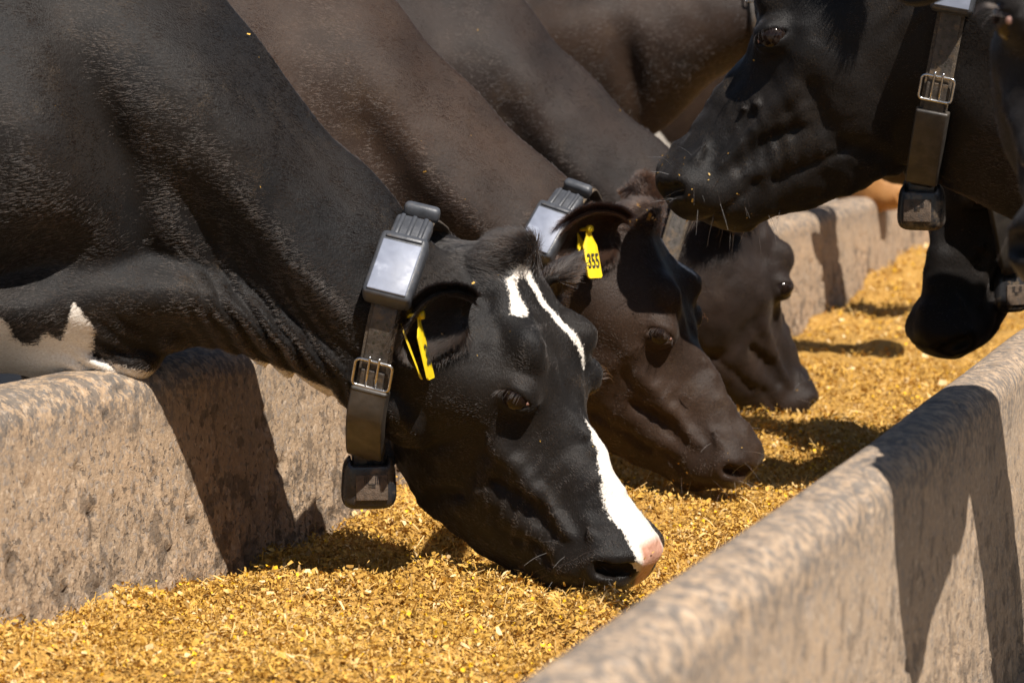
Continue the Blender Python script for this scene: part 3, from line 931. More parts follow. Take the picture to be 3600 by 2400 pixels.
A_ = build_cow(dict(
    label='black cow nearest the camera with a white nose, eating from the trough', mat='coat_black',
    pos=(-0.95, 3.2), yaw=27, step=0.0045, poll=(-0.180, 0.770), pitch=61, hyaw=-36, roll=-8, hscale=0.955, jaw=0.034,
    lofts=std_lofts() + [
        dict(o=([(-1.05, 1.37), (-0.8, 1.275), (-0.562, 1.103), (-0.459, 0.963), (-0.342, 0.841), (-0.300, 0.788), (-0.252, 0.744), (-0.20, 0.70), (-0.15, 0.66)],
                [(-1.05, 0.60), (-0.83, 0.670), (-0.712, 0.720), (-0.636, 0.730), (-0.585, 0.708), (-0.535, 0.662), (-0.462, 0.605), (-0.36, 0.540), (-0.25, 0.50), (-0.15, 0.5)],
                [(-1.05, 0.24), (-0.85, 0.185), (-0.65, 0.142), (-0.45, 0.112), (-0.3, 0.098), (-0.2, 0.085), (-0.15, 0.08)]),
             k=dict(fac=(0.45, 1.0, 0.92), p=2.3, hi_=-0.16), blend=0.06),
        dict(o=([(-1.0, 0.80), (-0.8, 0.80), (-0.6, 0.77), (-0.45, 0.68), (-0.3, 0.56)],
                [(-1.0, 0.575), (-0.87, 0.606), (-0.80, 0.604), (-0.73, 0.608), (-0.68, 0.622), (-0.63, 0.636), (-0.58, 0.632), (-0.521, 0.614), (-0.421, 0.561), (-0.36, 0.511), (-0.3, 0.47)],
                [(-1.0, 0.15), (-0.8, 0.118), (-0.65, 0.100), (-0.5, 0.086), (-0.3, 0.08)]),
             k=dict(fac=(0.8, 1.0, 0.55), p=2.1, hi_=-0.30), blend=0.022),
        dict(o=([(-0.84, 0.665), (-0.74, 0.662), (-0.68, 0.648), (-0.640, 0.626)],
                [(-0.84, 0.600), (-0.76, 0.592), (-0.705, 0.586), (-0.67, 0.594), (-0.640, 0.612)],
                [(-0.84, 0.06), (-0.74, 0.055), (-0.69, 0.045), (-0.640, 0.03)]),
             k=dict(fac=(0.9, 1.0, 0.8), p=2.0, hi_=-0.640, lo_=-0.86), blend=0.015)],
    relief=[(-0.80, 0.90, 0.07, 0.13, 15, 0.030), (-0.712, 0.90, 0.034, 0.14, 20, -0.030), (-0.60, 0.99, 0.20, 0.055, -48, 0.016),
            (-0.575, 0.80, 0.17, 0.038, -45, -0.024), (-0.47, 0.74, 0.12, 0.035, -45, 0.010), (-0.68, 0.672, 0.05, 0.02, -10, -0.010),
            (-0.640, 0.642, 0.018, 0.013, 0, 0.016), (-0.84, 0.755, 0.10, 0.028, 25, -0.022), (-0.39, 0.63, 0.05, 0.10, -30, -0.006),
            (-0.83, 0.69, 0.05, 0.03, 0, 0.012), (-0.37, 0.74, 0.03, 0.05, -40, -0.006)],
    folds=[(-0.50, 0.635, 0.12, 0.055, 35, 0.019, 0.0068, -45), (-0.26, 0.715, 0.055, 0.035, -60, 0.014, 0.0035, -40),
           (-0.395, 0.55, 0.03, 0.07, 10, 0.013, 0.003, 0), (-0.735, 0.63, 0.06, 0.035, 55, 0.020, 0.0055, 45)],
    white_face=[[(0.004, 0.275, 0.002), (0.004, 0.33, 0.016), (-0.004, 0.38, 0.022), (-0.004, 0.43, 0.030), (-0.002, 0.47, 0.034), (0, 0.52, 0.036)],
                [(-0.050, 0.098, 0.012), (-0.046, 0.082, 0.007), (-0.040, 0.055, 0.006), (-0.022, 0.045, 0.007), (-0.004, 0.05, 0.008), (0.010, 0.09, 0.006), (0.028, 0.14, 0.005), (0.050, 0.20, 0.003)]],
    pink=[(0.004, -0.012, 0.028), (0.010, -0.04, 0.020), (0.014, -0.065, 0.010)],
    white_body=[[(-1.0, 0.71), (-0.868, 0.697), (-0.848, 0.683), (-0.843, 0.660), (-0.817, 0.642), (-0.805, 0.671), (-0.783, 0.653), (-0.764, 0.708), (-0.739, 0.670), (-0.745, 0.629),
                 (-0.679, 0.607), (-0.655, 0.604), (-0.66, 0.57), (-0.80, 0.54), (-1.1, 0.45), (-1.3, 0.5)],
                [(-0.530, 0.618), (-0.474, 0.598), (-0.427, 0.576), (-0.410, 0.55), (-0.45, 0.50), (-0.56, 0.56)]],
    ear=dict(base=(0.070, -0.036, 0.096), axis=(-0.40, -0.36, 0.84), face=(0.40, 0.35, 0.85), len=0.108, wid=0.050, cup=0.85, droop=(0.035, -0.01, 0.0), sink=0.004),
))

NECK_B = lambda dx, dz: [
    dict(o=([(-1.05, 1.37), (-0.8, 1.25 + dz), (-0.615, 1.131 + dz), (-0.545, 1.035 + dz), (-0.470, 0.968 + dz), (-0.396, 0.895 + dz), (-0.300, 0.815 + dz), (-0.25, 0.765 + dz), (-0.2, 0.725 + dz), (-0.15, 0.69 + dz)],
            [(-1.05, 0.62), (-0.85, 0.68), (-0.70, 0.71), (-0.60, 0.70), (-0.50, 0.65), (-0.40, 0.58), (-0.25, 0.52), (-0.15, 0.5)],
            [(-1.05, 0.24), (-0.85, 0.185), (-0.65, 0.145), (-0.45, 0.115), (-0.3, 0.10), (-0.2, 0.085), (-0.15, 0.08)]),
         k=dict(fac=(0.45, 1.0, 0.92), p=2.3, hi_=-0.17), blend=0.06),
    dict(o=([(-1.0, 0.80), (-0.8, 0.80), (-0.6, 0.77), (-0.45, 0.68), (-0.3, 0.56)],
            [(-1.0, 0.56), (-0.85, 0.60), (-0.70, 0.625), (-0.6, 0.625), (-0.5, 0.58), (-0.42, 0.53), (-0.3, 0.46)],
            [(-1.0, 0.15), (-0.8, 0.12), (-0.65, 0.10), (-0.5, 0.088), (-0.3, 0.08)]),
         k=dict(fac=(0.8, 1.0, 0.6), p=2.1, hi_=-0.30), blend=0.03)]
REL_B = [(-0.84, 0.95, 0.08, 0.18, 12, 0.028), (-0.745, 0.93, 0.04, 0.15, 15, -0.014), (-0.56, 1.00, 0.18, 0.05, -46, 0.014),
         (-0.625, 0.880, 0.11, 0.048, -55, -0.026), (-0.47, 0.78, 0.13, 0.04, -45, 0.012), (-0.42, 0.66, 0.12, 0.03, -45, -0.016)]

NECK_D = [
    dict(o=([(-1.05, 1.40), (-0.85, 1.39), (-0.65, 1.37), (-0.45, 1.34), (-0.30, 1.30), (-0.2, 1.26)],
            [(-1.05, 0.60), (-0.85, 0.66), (-0.70, 0.715), (-0.56, 0.768), (-0.46, 0.815), (-0.36, 0.87), (-0.2, 0.95)],
            [(-1.05, 0.24), (-0.85, 0.18), (-0.65, 0.14), (-0.45, 0.112), (-0.3, 0.10), (-0.2, 0.085)]),
         k=dict(fac=(0.5, 1.0, 0.62), p=2.2, hi_=-0.22), blend=0.06)]

B_ = build_cow(dict(
    label='dark brown cow with yellow ear tag 355 eating behind the first cow', mat='coat_brown',
    pos=(-0.97, 3.96), yaw=14, step=0.0052, poll=(-0.198, 0.777), pitch=62, hyaw=-6, roll=-10, hscale=0.955,
    lofts=std_lofts() + NECK_B(0, 0), relief=REL_B,
    white_face=[[(0.035, 0.045, 0.006), (0.045, 0.08, 0.008), (0.060, 0.15, 0.003)]],
    ear=dict(base=(0.012, -0.032, 0.094), axis=(-0.46, -0.34, 0.82), face=(0.40, 0.35, 0.85), len=0.120, wid=0.054, cup=0.85, sink=0.004),
    ear_l=dict(base=(0.012, -0.020, 0.080), axis=(-0.78, 0.12, 0.58), face=(0.30, 0.75, 0.35), len=0.085, wid=0.040, cup=0.8),
))

C_ = build_cow(dict(
    label='black cow with open mouth eating third in the row', mat='coat_dark',
    pos=(-1.09, 4.98), yaw=14, step=0.006, poll=(-0.150, 0.775), pitch=68, hyaw=34, roll=-4, hscale=1.0, open=True, ear=dict(axis=(-0.85, -0.30, 0.40), len=0.14),
    lofts=std_lofts() + NECK_B(0, 0.03), relief=REL_B,
))

G_ = build_cow(dict(
    label='dark cow fourth in the row with its head hidden behind the raised head', mat='coat_brown',
    pos=(-1.25, 5.92), yaw=10, step=0.009, poll=(0.13, 1.18), pitch=50, hyaw=20, hscale=1.0, xfine=-0.8, ztop=1.3,
    lofts=std_lofts() + [
        dict(o=([(-1.05, 1.38), (-0.7, 1.37), (-0.35, 1.34), (-0.1, 1.28), (0.12, 1.22)],
                [(-1.05, 0.66), (-0.80, 0.70), (-0.60, 0.78), (-0.39, 0.885), (-0.235, 0.985), (-0.15, 1.04), (0.0, 1.02), (0.12, 1.02)],
                [(-1.05, 0.24), (-0.75, 0.19), (-0.4, 0.145), (-0.1, 0.115), (0.12, 0.09)]),
             k=dict(fac=(0.5, 1.0, 0.7), p=2.2, hi_=0.10), blend=0.06)],
    relief=[(-0.29, 0.99, 0.12, 0.045, 40, -0.035), (-0.50, 1.02, 0.03, 0.09, 10, -0.022), (-0.6, 1.15, 0.12, 0.12, 0, 0.02)],
))
H_ = build_cow(dict(
    label='dark cow with a white patch on its neck, behind the fourth cow', mat='coat_brown',
    pos=(-1.05, 6.95), yaw=6, step=0.010, poll=(-0.15, 1.15), pitch=45, hyaw=10, hscale=1.0,
    lofts=std_lofts() + NECK_D, white_body=[[(-1.05, 0.62), (-0.98, 0.80), (-0.91, 0.87), (-0.86, 0.80), (-0.87, 0.62)]],
))
I_ = build_cow(dict(
    label='tan cow farthest along the trough wall, glimpsed beneath the raised jaw', mat='coat_tan',
    pos=(-1.46, 8.0), yaw=6, step=0.012, poll=(-0.20, 1.06), pitch=62, hyaw=10, hscale=1.0,
    lofts=std_lofts() + NECK_D,
))

D_ = build_cow(dict(
    label='black cow with raised head facing left above the trough, chewing', mat='coat_black',
    pos=(-1.095, 3.86), yaw=180, step=0.0050, poll=(-0.258, 1.268), pitch=57, hyaw=14, roll=0, hscale=1.05, jaw=0.0, ztop=1.22,
    lofts=std_lofts() + NECK_D, white_face=[[(0.0, 0.05, 0.006), (-0.02, 0.14, 0.010), (-0.02, 0.18, 0.003)]],
    relief=[(-0.55, 1.0, 0.12, 0.05, 30, -0.012), (-0.42, 1.0, 0.05, 0.12, 0, -0.008)],
    folds=[(-0.40, 1.10, 0.04, 0.06, 40, 0.03, 0.003, 45)],
    ear=dict(base=(0.04, -0.06, 0.082), axis=(-0.62, -0.10, 0.75), len=0.16),
))
E_ = build_cow(dict(
    label='black cow in shade with its head hanging straight down beyond the raised head', mat='coat_black',
    pos=(-0.752, 4.25), yaw=205, step=0.007, poll=(-0.042, 1.004), pitch=84, hyaw=28, roll=0, hscale=0.965,
    lofts=std_lofts() + [
        dict(o=([(-1.05, 1.40), (-0.8, 1.33), (-0.55, 1.22), (-0.33, 1.10), (-0.19, 1.00), (-0.05, 0.95)],
                [(-1.05, 0.60), (-0.85, 0.66), (-0.65, 0.72), (-0.45, 0.74), (-0.3, 0.73), (-0.19, 0.75), (-0.05, 0.78)],
                [(-1.05, 0.24), (-0.85, 0.18), (-0.65, 0.14), (-0.45, 0.112), (-0.3, 0.10), (-0.05, 0.085)]),
             k=dict(fac=(0.5, 1.0, 0.7), p=2.2, hi_=-0.07), blend=0.06)],
))
F_ = build_cow(dict(
    label='blurred dark cow at the right edge turned towards the camera', mat='coat_black',  # black coat on a dark brown cow: its shade is put into the colour
    pos=(-0.310, 2.50), yaw=180, step=0.008, poll=(-0.06, 1.233), pitch=48, hyaw=95, roll=0, hscale=1.0, polly=0.03, ztop=1.2,
    bend=[(-2.75, -0.26), (-1.0, -0.26), (-0.6, -0.25), (-0.3, -0.17), (-0.05, 0.01)],
    lofts=std_lofts() + [
        dict(o=([(-1.05, 1.40), (-0.8, 1.38), (-0.5, 1.30), (-0.3, 1.26), (-0.05, 1.22)],
                [(-1.05, 0.60), (-0.85, 0.66), (-0.6, 0.76), (-0.4, 0.86), (-0.25, 0.93), (-0.05, 1.0)],
                [(-1.05, 0.24), (-0.8, 0.17), (-0.55, 0.13), (-0.3, 0.10), (-0.05, 0.08)]),
             k=dict(fac=(0.5, 1.0, 0.7), p=2.2, hi_=-0.06), blend=0.06)],
))
# ------------------------------------------------------------------ coat hair
def hair_mat(name, dark, brown):
    m = bpy.data.materials.new(name); m.use_nodes = True
    nt = m.node_tree
    for n in list(nt.nodes):
        if n.type == 'BSDF_PRINCIPLED': nt.nodes.remove(n)
    h = N(nt, 'ShaderNodeBsdfHairPrincipled')
    h.parametrization = 'COLOR'
    a = N(nt, 'ShaderNodeAttribute', attribute_name='tone').outputs['Fac']
    c = ramp(nt, a, [(0.0, dark), (0.45, brown), (0.5, (0.70, 0.62, 0.52)), (1.0, (0.88, 0.85, 0.79))])
    nt.links.new(c, h.inputs['Color'])
    h.inputs['Roughness'].default_value = 0.37
    h.inputs['IOR'].default_value = 1.62
    h.inputs['Radial Roughness'].default_value = 0.5
    nt.links.new(h.outputs[0], nt.nodes['Material Output'].inputs['Surface'])
    return m


M['hair_black'] = hair_mat('hair_black', (0.0026, 0.0019, 0.0016), (0.036, 0.021, 0.013))
M['hair_dark'] = hair_mat('hair_dark', (0.0050, 0.0034, 0.0028), (0.058, 0.034, 0.023))
M['hair_brown'] = hair_mat('hair_brown', (0.009, 0.0045, 0.003), (0.085, 0.043, 0.025))


def curves_obj(name, P, rad, tone, mat, parent):
    """P: n x k x 3 points in the parent's space"""
    n, k = P.shape[:2]
    cu = bpy.data.hair_curves.new(name)
    cu.add_curves([k] * n)
    cu.points.foreach_set('position', P.astype(np.float32).ravel())
    cu.points.foreach_set('radius', rad.astype(np.float32).ravel())
    a = cu.attributes.new('tone', 'FLOAT', 'CURVE')
    a.data.foreach_set('value', tone.astype(np.float32))
    o = obj(name, cu, mat, parent)
    o['kind'] = 'stuff'
    return o


def strands(p, nrm, d, L, lift, jit, r0, k=3):
    n = len(p)
    d = d + rng.normal(0, 1, (n, 3)) * jit
    d = d - nrm * (d * nrm).sum(1)[:, None]
    d /= np.linalg.norm(d, axis=1)[:, None] + 1e-9
    L = L[:, None]; lift = lift[:, None]
    pts = []
    for i in range(k):
        t = i / (k - 1)
        pts.append(p - nrm * 0.0008 + d * L * t + nrm * (L * lift * (t - 0.35 * t * t)))
    rad = np.stack([np.full(n, r0 * (1 - 0.75 * i / (k - 1))) for i in range(k)], 1)
    return np.stack(pts, 1), rad


def coat(K, count, mat, xmin=-0.95, rad=0.00026, near=None):
    V, Q = K.V, K.Q
    a, b_, c, d = (V[Q[:, i]] for i in range(4))
    nr = np.cross(c - a, d - b_); ar = np.linalg.norm(nr, axis=1) / 2
    nr /= (2 * ar[:, None] + 1e-12)
    cen = (a + b_ + c + d) / 4
    wgt = ar * (cen[:, 0] > xmin) * (cen[:, 2] > 0.22)
    hu, hv, hw = (x[Q].mean(1) for x in K.huvw)
    wet = K.wet[Q].mean(1); pk = K.pinkv[Q].mean(1); wh = K.white[Q]
    wgt = wgt * np.clip(1 - wet * 1.3, 0, 1)
    ball = np.linalg.norm(np.stack([hu, hv, np.abs(hw)], 1) - EYE, axis=1)
    wgt = wgt * np.where(ball < 0.0285, 0.0, 1.0)
    wgt = wgt * np.where((wh.mean(1) > 0) & (hu < -0.05), 0.4, 1.0)
    if near is not None:                       # denser on head and neck than on the shoulder
        wgt = wgt * np.where(cen[:, 0] < near, 0.6, 1.0)
    f = rng.choice(len(Q), count, p=wgt / wgt.sum())
    s, t = rng.random(count)[:, None], rng.random(count)[:, None]
    p = (a[f] * (1 - s) + b_[f] * s) * (1 - t) + (d[f] * (1 - s) + c[f] * s) * t
    n = nr[f]
    hu, hv, hw = hu[f], hv[f], hw[f]
    headw = np.clip((hu - 0.0) / 0.08, 0, 1) * (hv > -0.36)
    lat = K.W[None, :] * np.sign(hw)[:, None]
    dh = -0.75 * K.U[None, :] - 0.55 * K.Vx[None, :] + 0.15 * lat
    db = np.array([(-0.97, 0.0, -0.12)])
    dirn = dh * headw[:, None] + db * (1 - headw)[:, None]
    sw = vnoise(p[:, 0] * 7, p[:, 1] * 7, p[:, 2] * 7) * 0.45 + 0.16 * vnoise(p[:, 0] * 50, p[:, 1] * 50, p[:, 2] * 50) + 0.12 * vnoise(p[:, 0] * 120, p[:, 1] * 120, p[:, 2] * 120)
    dirn = dirn + np.cross(n, dirn) * sw[:, None]
    L = (0.0085 - 0.0030 * headw) * rng.uniform(0.7, 1.3, count)
    lift = (0.20 + 0.10 * vnoise(p[:, 0] * 60 + 9, p[:, 1] * 60, p[:, 2] * 60)) * rng.uniform(0.5, 1.5, count)
    jit = np.full((count, 1), 0.10)
    tuft = np.exp(-((hu - 0.010) / 0.035) ** 2 - ((hv - 0.0) / 0.035) ** 2 - (hw / 0.055) ** 2) * (hu > -0.1)
    tf = K.sp.get('tuft', 1.0)
    L = L + 0.026 * tuft * tf; lift = lift + 0.8 * tuft * tf; jit = jit + 0.35 * tuft[:, None] * tf
    wv = wh[f]
    white = ((wv[:, 0] * (1 - s[:, 0]) + wv[:, 1] * s[:, 0]) * (1 - t[:, 0]) + (wv[:, 3] * (1 - s[:, 0]) + wv[:, 2] * s[:, 0]) * t[:, 0]) + rng.normal(0, 0.0016, count) > 0
    tone = np.where(white, rng.uniform(0.55, 1.0, count),
                    np.clip(0.10 + 0.13 * (1 - headw) + 0.16 * vnoise(p[:, 0] * 8, p[:, 1] * 8, p[:, 2] * 8 + 3) + rng.normal(0, 0.10, count), 0, 0.45))
    P, rd = strands(p, n, dirn, L, lift, jit, rad)
    curves_obj('coat_hair', P, rd, tone, M[mat], K.root)


def ear_hair(K, mat, count):
    for E_ in K.ears:
        V, nt_, ns_, s = E_['V'].reshape(E_['nt'], E_['ns'], 3), E_['nt'], E_['ns'], E_['s']
        ti = rng.uniform(0.02, 0.985, count) * (nt_ - 1.001)
        edge = rng.random(count) < 0.45
        q = np.where(edge, np.where(rng.random(count) < 0.5, rng.uniform(0.0, 0.10, count), rng.uniform(0.90, 1.0, count)), rng.random(count)) * (ns_ - 1.001)
        i, j = ti.astype(int), q.astype(int)
        a, b_ = (ti - i)[:, None], (q - j)[:, None]
        p = (V[i, j] * (1 - a) + V[i + 1, j] * a) * (1 - b_) + (V[i, j + 1] * (1 - a) + V[i + 1, j + 1] * a) * b_
        T = V[i + 1, j] - V[i, j]; T /= np.linalg.norm(T, axis=1)[:, None] + 1e-9
        S = V[i, j + 1] - V[i, j]; S /= np.linalg.norm(S, axis=1)[:, None] + 1e-9
        n = np.cross(T, S); n /= np.linalg.norm(n, axis=1)[:, None] + 1e-9
        back = rng.random(count) < 0.5
        n = np.where(back[:, None], n, -n)
        out = S * np.sign(q / (ns_ - 1) - 0.5)[:, None]
        dirn = T * 0.8 + np.where(edge[:, None], out * 1.0, out * 0.15)
        L = np.where(edge, rng.uniform(0.016, 0.034, count), rng.uniform(0.012, 0.026, count))
        P, rd = strands(p + n * 0.003, n, dirn, L, np.where(edge, 0.35, 0.5), np.full((count, 1), 0.38), 0.00036)
        tone = np.clip(0.12 + rng.normal(0, 0.10, count), 0, 0.45)
        curves_obj('ear_hair', P, rd, tone, M[mat], E_['o'])


def lashes(K, mat, sides=(1, -1)):
    for s in sides:
        n = 26
        t = rng.uniform(-1, 1, n)
        root = EYE + ED * (t * 0.021)[:, None] + EP * (0.0085 * (1 - t * t) + 0.002)[:, None] + EN * (0.0215 - 0.004 * t * t)[:, None]
        tip1 = root + EN * 0.012 + EP * 0.001 + ED * (t * 0.003)[:, None]
        tip2 = root + EN * 0.021 - EP * rng.uniform(0.004, 0.012, n)[:, None] + ED * (t * 0.007)[:, None]
        P = np.stack([root, tip1, tip2], 1)
        P[..., 2] *= s
        P = K.h2c(P)
        rd = np.tile(np.array([0.00028, 0.0002, 0.0001]), (n, 1))
        curves_obj('eyelashes', P, rd, np.full(n, 0.15), M[mat], K.root)


def whiskers(K, mat, n=70):
    """long stiff hairs on the muzzle and chin"""
    V = K.V; hu, hv, hw = K.huvw
    m = np.nonzero((hu > 0.42) & (hu < 0.52) & ((hv < -0.09) | (np.abs(hw) > 0.04)))[0]
    if len(m) == 0: return
    nn = np.zeros((len(V), 3)); K.me.vertices.foreach_get
    buf = np.empty(len(V) * 3, np.float32); K.me.vertices.foreach_get('normal', buf); nn = buf.reshape(-1, 3)
    k = rng.choice(m, n)
    p = V[k]; d = nn[k] + rng.normal(0, 0.35, (n, 3)) + K.U * 0.4
    d /= np.linalg.norm(d, axis=1)[:, None]
    L = rng.uniform(0.015, 0.05, n)[:, None]
    P = np.stack([p, p + d * L * 0.5, p + d * L + np.array([(0, 0, -1)]) * L * 0.12], 1)
    rd = np.tile(np.array([0.0003, 0.0002, 0.0001]), (n, 1))
    curves_obj('whiskers', P, rd, np.where(rng.random(n) < 0.5, 0.6, 0.3), M[mat], K.root)


coat(A_, 300000, 'hair_black', -0.95, near=-0.5)
coat(B_, 150000, 'hair_brown', -0.85, 0.00030)
coat(C_, 90000, 'hair_dark', -0.85, 0.00038)
coat(D_, 200000, 'hair_black', -0.75, 0.00026)
coat(G_, 50000, 'hair_dark', -0.9, 0.00045)
coat(E_, 40000, 'hair_black', -0.5, 0.0004)
coat(F_, 40000, 'hair_black', -0.4, 0.0004)  # black hair too, standing in for the shade on this cow
for K, m_, c_ in ((A_, 'hair_black', 34000), (B_, 'hair_brown', 30000), (C_, 'hair_dark', 3000), (D_, 'hair_black', 3000)):
    ear_hair(K, m_, c_)
for K, m_ in ((A_, 'hair_black'), (B_, 'hair_brown'), (C_, 'hair_dark'), (D_, 'hair_black'), (F_, 'hair_black')):
    lashes(K, m_); whiskers(K, m_)


def crumbs(K, n, cond, name='feed_crumbs', size=1.0):
    """bits of feed stuck to a cow"""
    hu, hv, hw = K.huvw
    m = np.nonzero(cond(hu, hv, hw, K.V))[0]
    if len(m) == 0: return
    buf = np.empty(len(K.V) * 3, np.float32); K.me.vertices.foreach_get('normal', buf); nn = buf.reshape(-1, 3)
    k = rng.choice(m, n)
    p = K.V[k] + nn[k] * 0.002 + rng.normal(0, 0.002, (n, 3)); nr = nn[k]
    t = np.cross(nr, rng.normal(0, 1, (n, 3))); t /= np.linalg.norm(t, axis=1)[:, None]
    t = t + nr * rng.normal(0, 0.3, (n, 1))
    b_ = np.cross(nr, t)
    L = (rng.gamma(2.0, 0.0005, n) + 0.0005)[:, None] * size; W = L * rng.uniform(0.2, 0.6, (n, 1))
    V = np.stack([p - t * L - b_ * W, p + t * L - b_ * W, p + t * L + b_ * W + nr * 0.001, p - t * L + b_ * W], 1).reshape(-1, 3)
    me = npmesh(name, V, np.arange(4 * n).reshape(-1, 4), smooth=False)
    fattr(me, 'tone', np.repeat(np.clip(rng.normal(0.5, 0.2, n), 0, 0.85), 4))
    o = obj(name, me, M['feed'], K.root); o['kind'] = 'stuff'


crumbs(D_, 70, lambda u, v, w, V: (u > 0.43) & (u < 0.52) & (w > -0.02))
crumbs(D_, 12, lambda u, v, w, V: (u > 0.05) & (u < 0.4) & (w > 0.03), size=0.8)
crumbs(A_, 60, lambda u, v, w, V: (u > 0.455) & (u < 0.52))
crumbs(A_, 14, lambda u, v, w, V: (u > 0.0) & (u < 0.4) & (v > -0.1), size=0.8)
crumbs(B_, 50, lambda u, v, w, V: (u > 0.43) & (u < 0.52))
crumbs(B_, 26, lambda u, v, w, V: (u > -0.02) & (u < 0.03) & (v > -0.03) & (abs(w) < 0.06), size=1.8)
crumbs(C_, 60, lambda u, v, w, V: (u > 0.43) & (u < 0.52))
for K in (A_, B_, C_):
    crumbs(K, 14, lambda u, v, w, V: (V[:, 0] > -0.8) & (V[:, 0] < -0.3) & (V[:, 2] > 0.75), size=0.7)
# ------------------------------------------------------------------ collars and ear tags
def rounded_box(sx, sy, sz, bev, seg=3, taper=None):
    bm = bmesh.new()
    bmesh.ops.create_cube(bm, size=1.0)
    for v in bm.verts:
        f = 1.0
        if taper: f = taper if v.co.x > 0 else 1.0
        v.co = Vector((v.co.x * sx, v.co.y * sy * f, v.co.z * sz * (1 if f == 1 else 0.7)))
    bmesh.ops.bevel(bm, geom=bm.edges[:] + bm.verts[:], offset=bev, segments=seg, affect='EDGES', profile=0.5)
    return bm


def tube(bm, pts, r, closed=False, seg=8):
    rings = []
    n = len(pts)
    for i, p in enumerate(pts):
        p = Vector(p)
        a = Vector(pts[(i - 1) % n]) if (closed or i > 0) else p
        b_ = Vector(pts[(i + 1) % n]) if (closed or i < n - 1) else p
        t = (b_ - a).normalized()
        x = t.orthogonal().normalized() if i == 0 else (rings[-1][1] - t * rings[-1][1].dot(t)).normalized()
        y = t.cross(x)
        rings.append(([bm.verts.new(p + (x * math.cos(2 * math.pi * k / seg) + y * math.sin(2 * math.pi * k / seg)) * r) for k in range(seg)], x))
    m = n if closed else n - 1
    for i in range(m):
        A, B = rings[i][0], rings[(i + 1) % n][0]
        for k in range(seg):
            bm.faces.new((A[k], A[(k + 1) % seg], B[(k + 1) % seg], B[k]))
    if not closed:
        bm.faces.new(rings[0][0][::-1]); bm.faces.new(rings[-1][0])


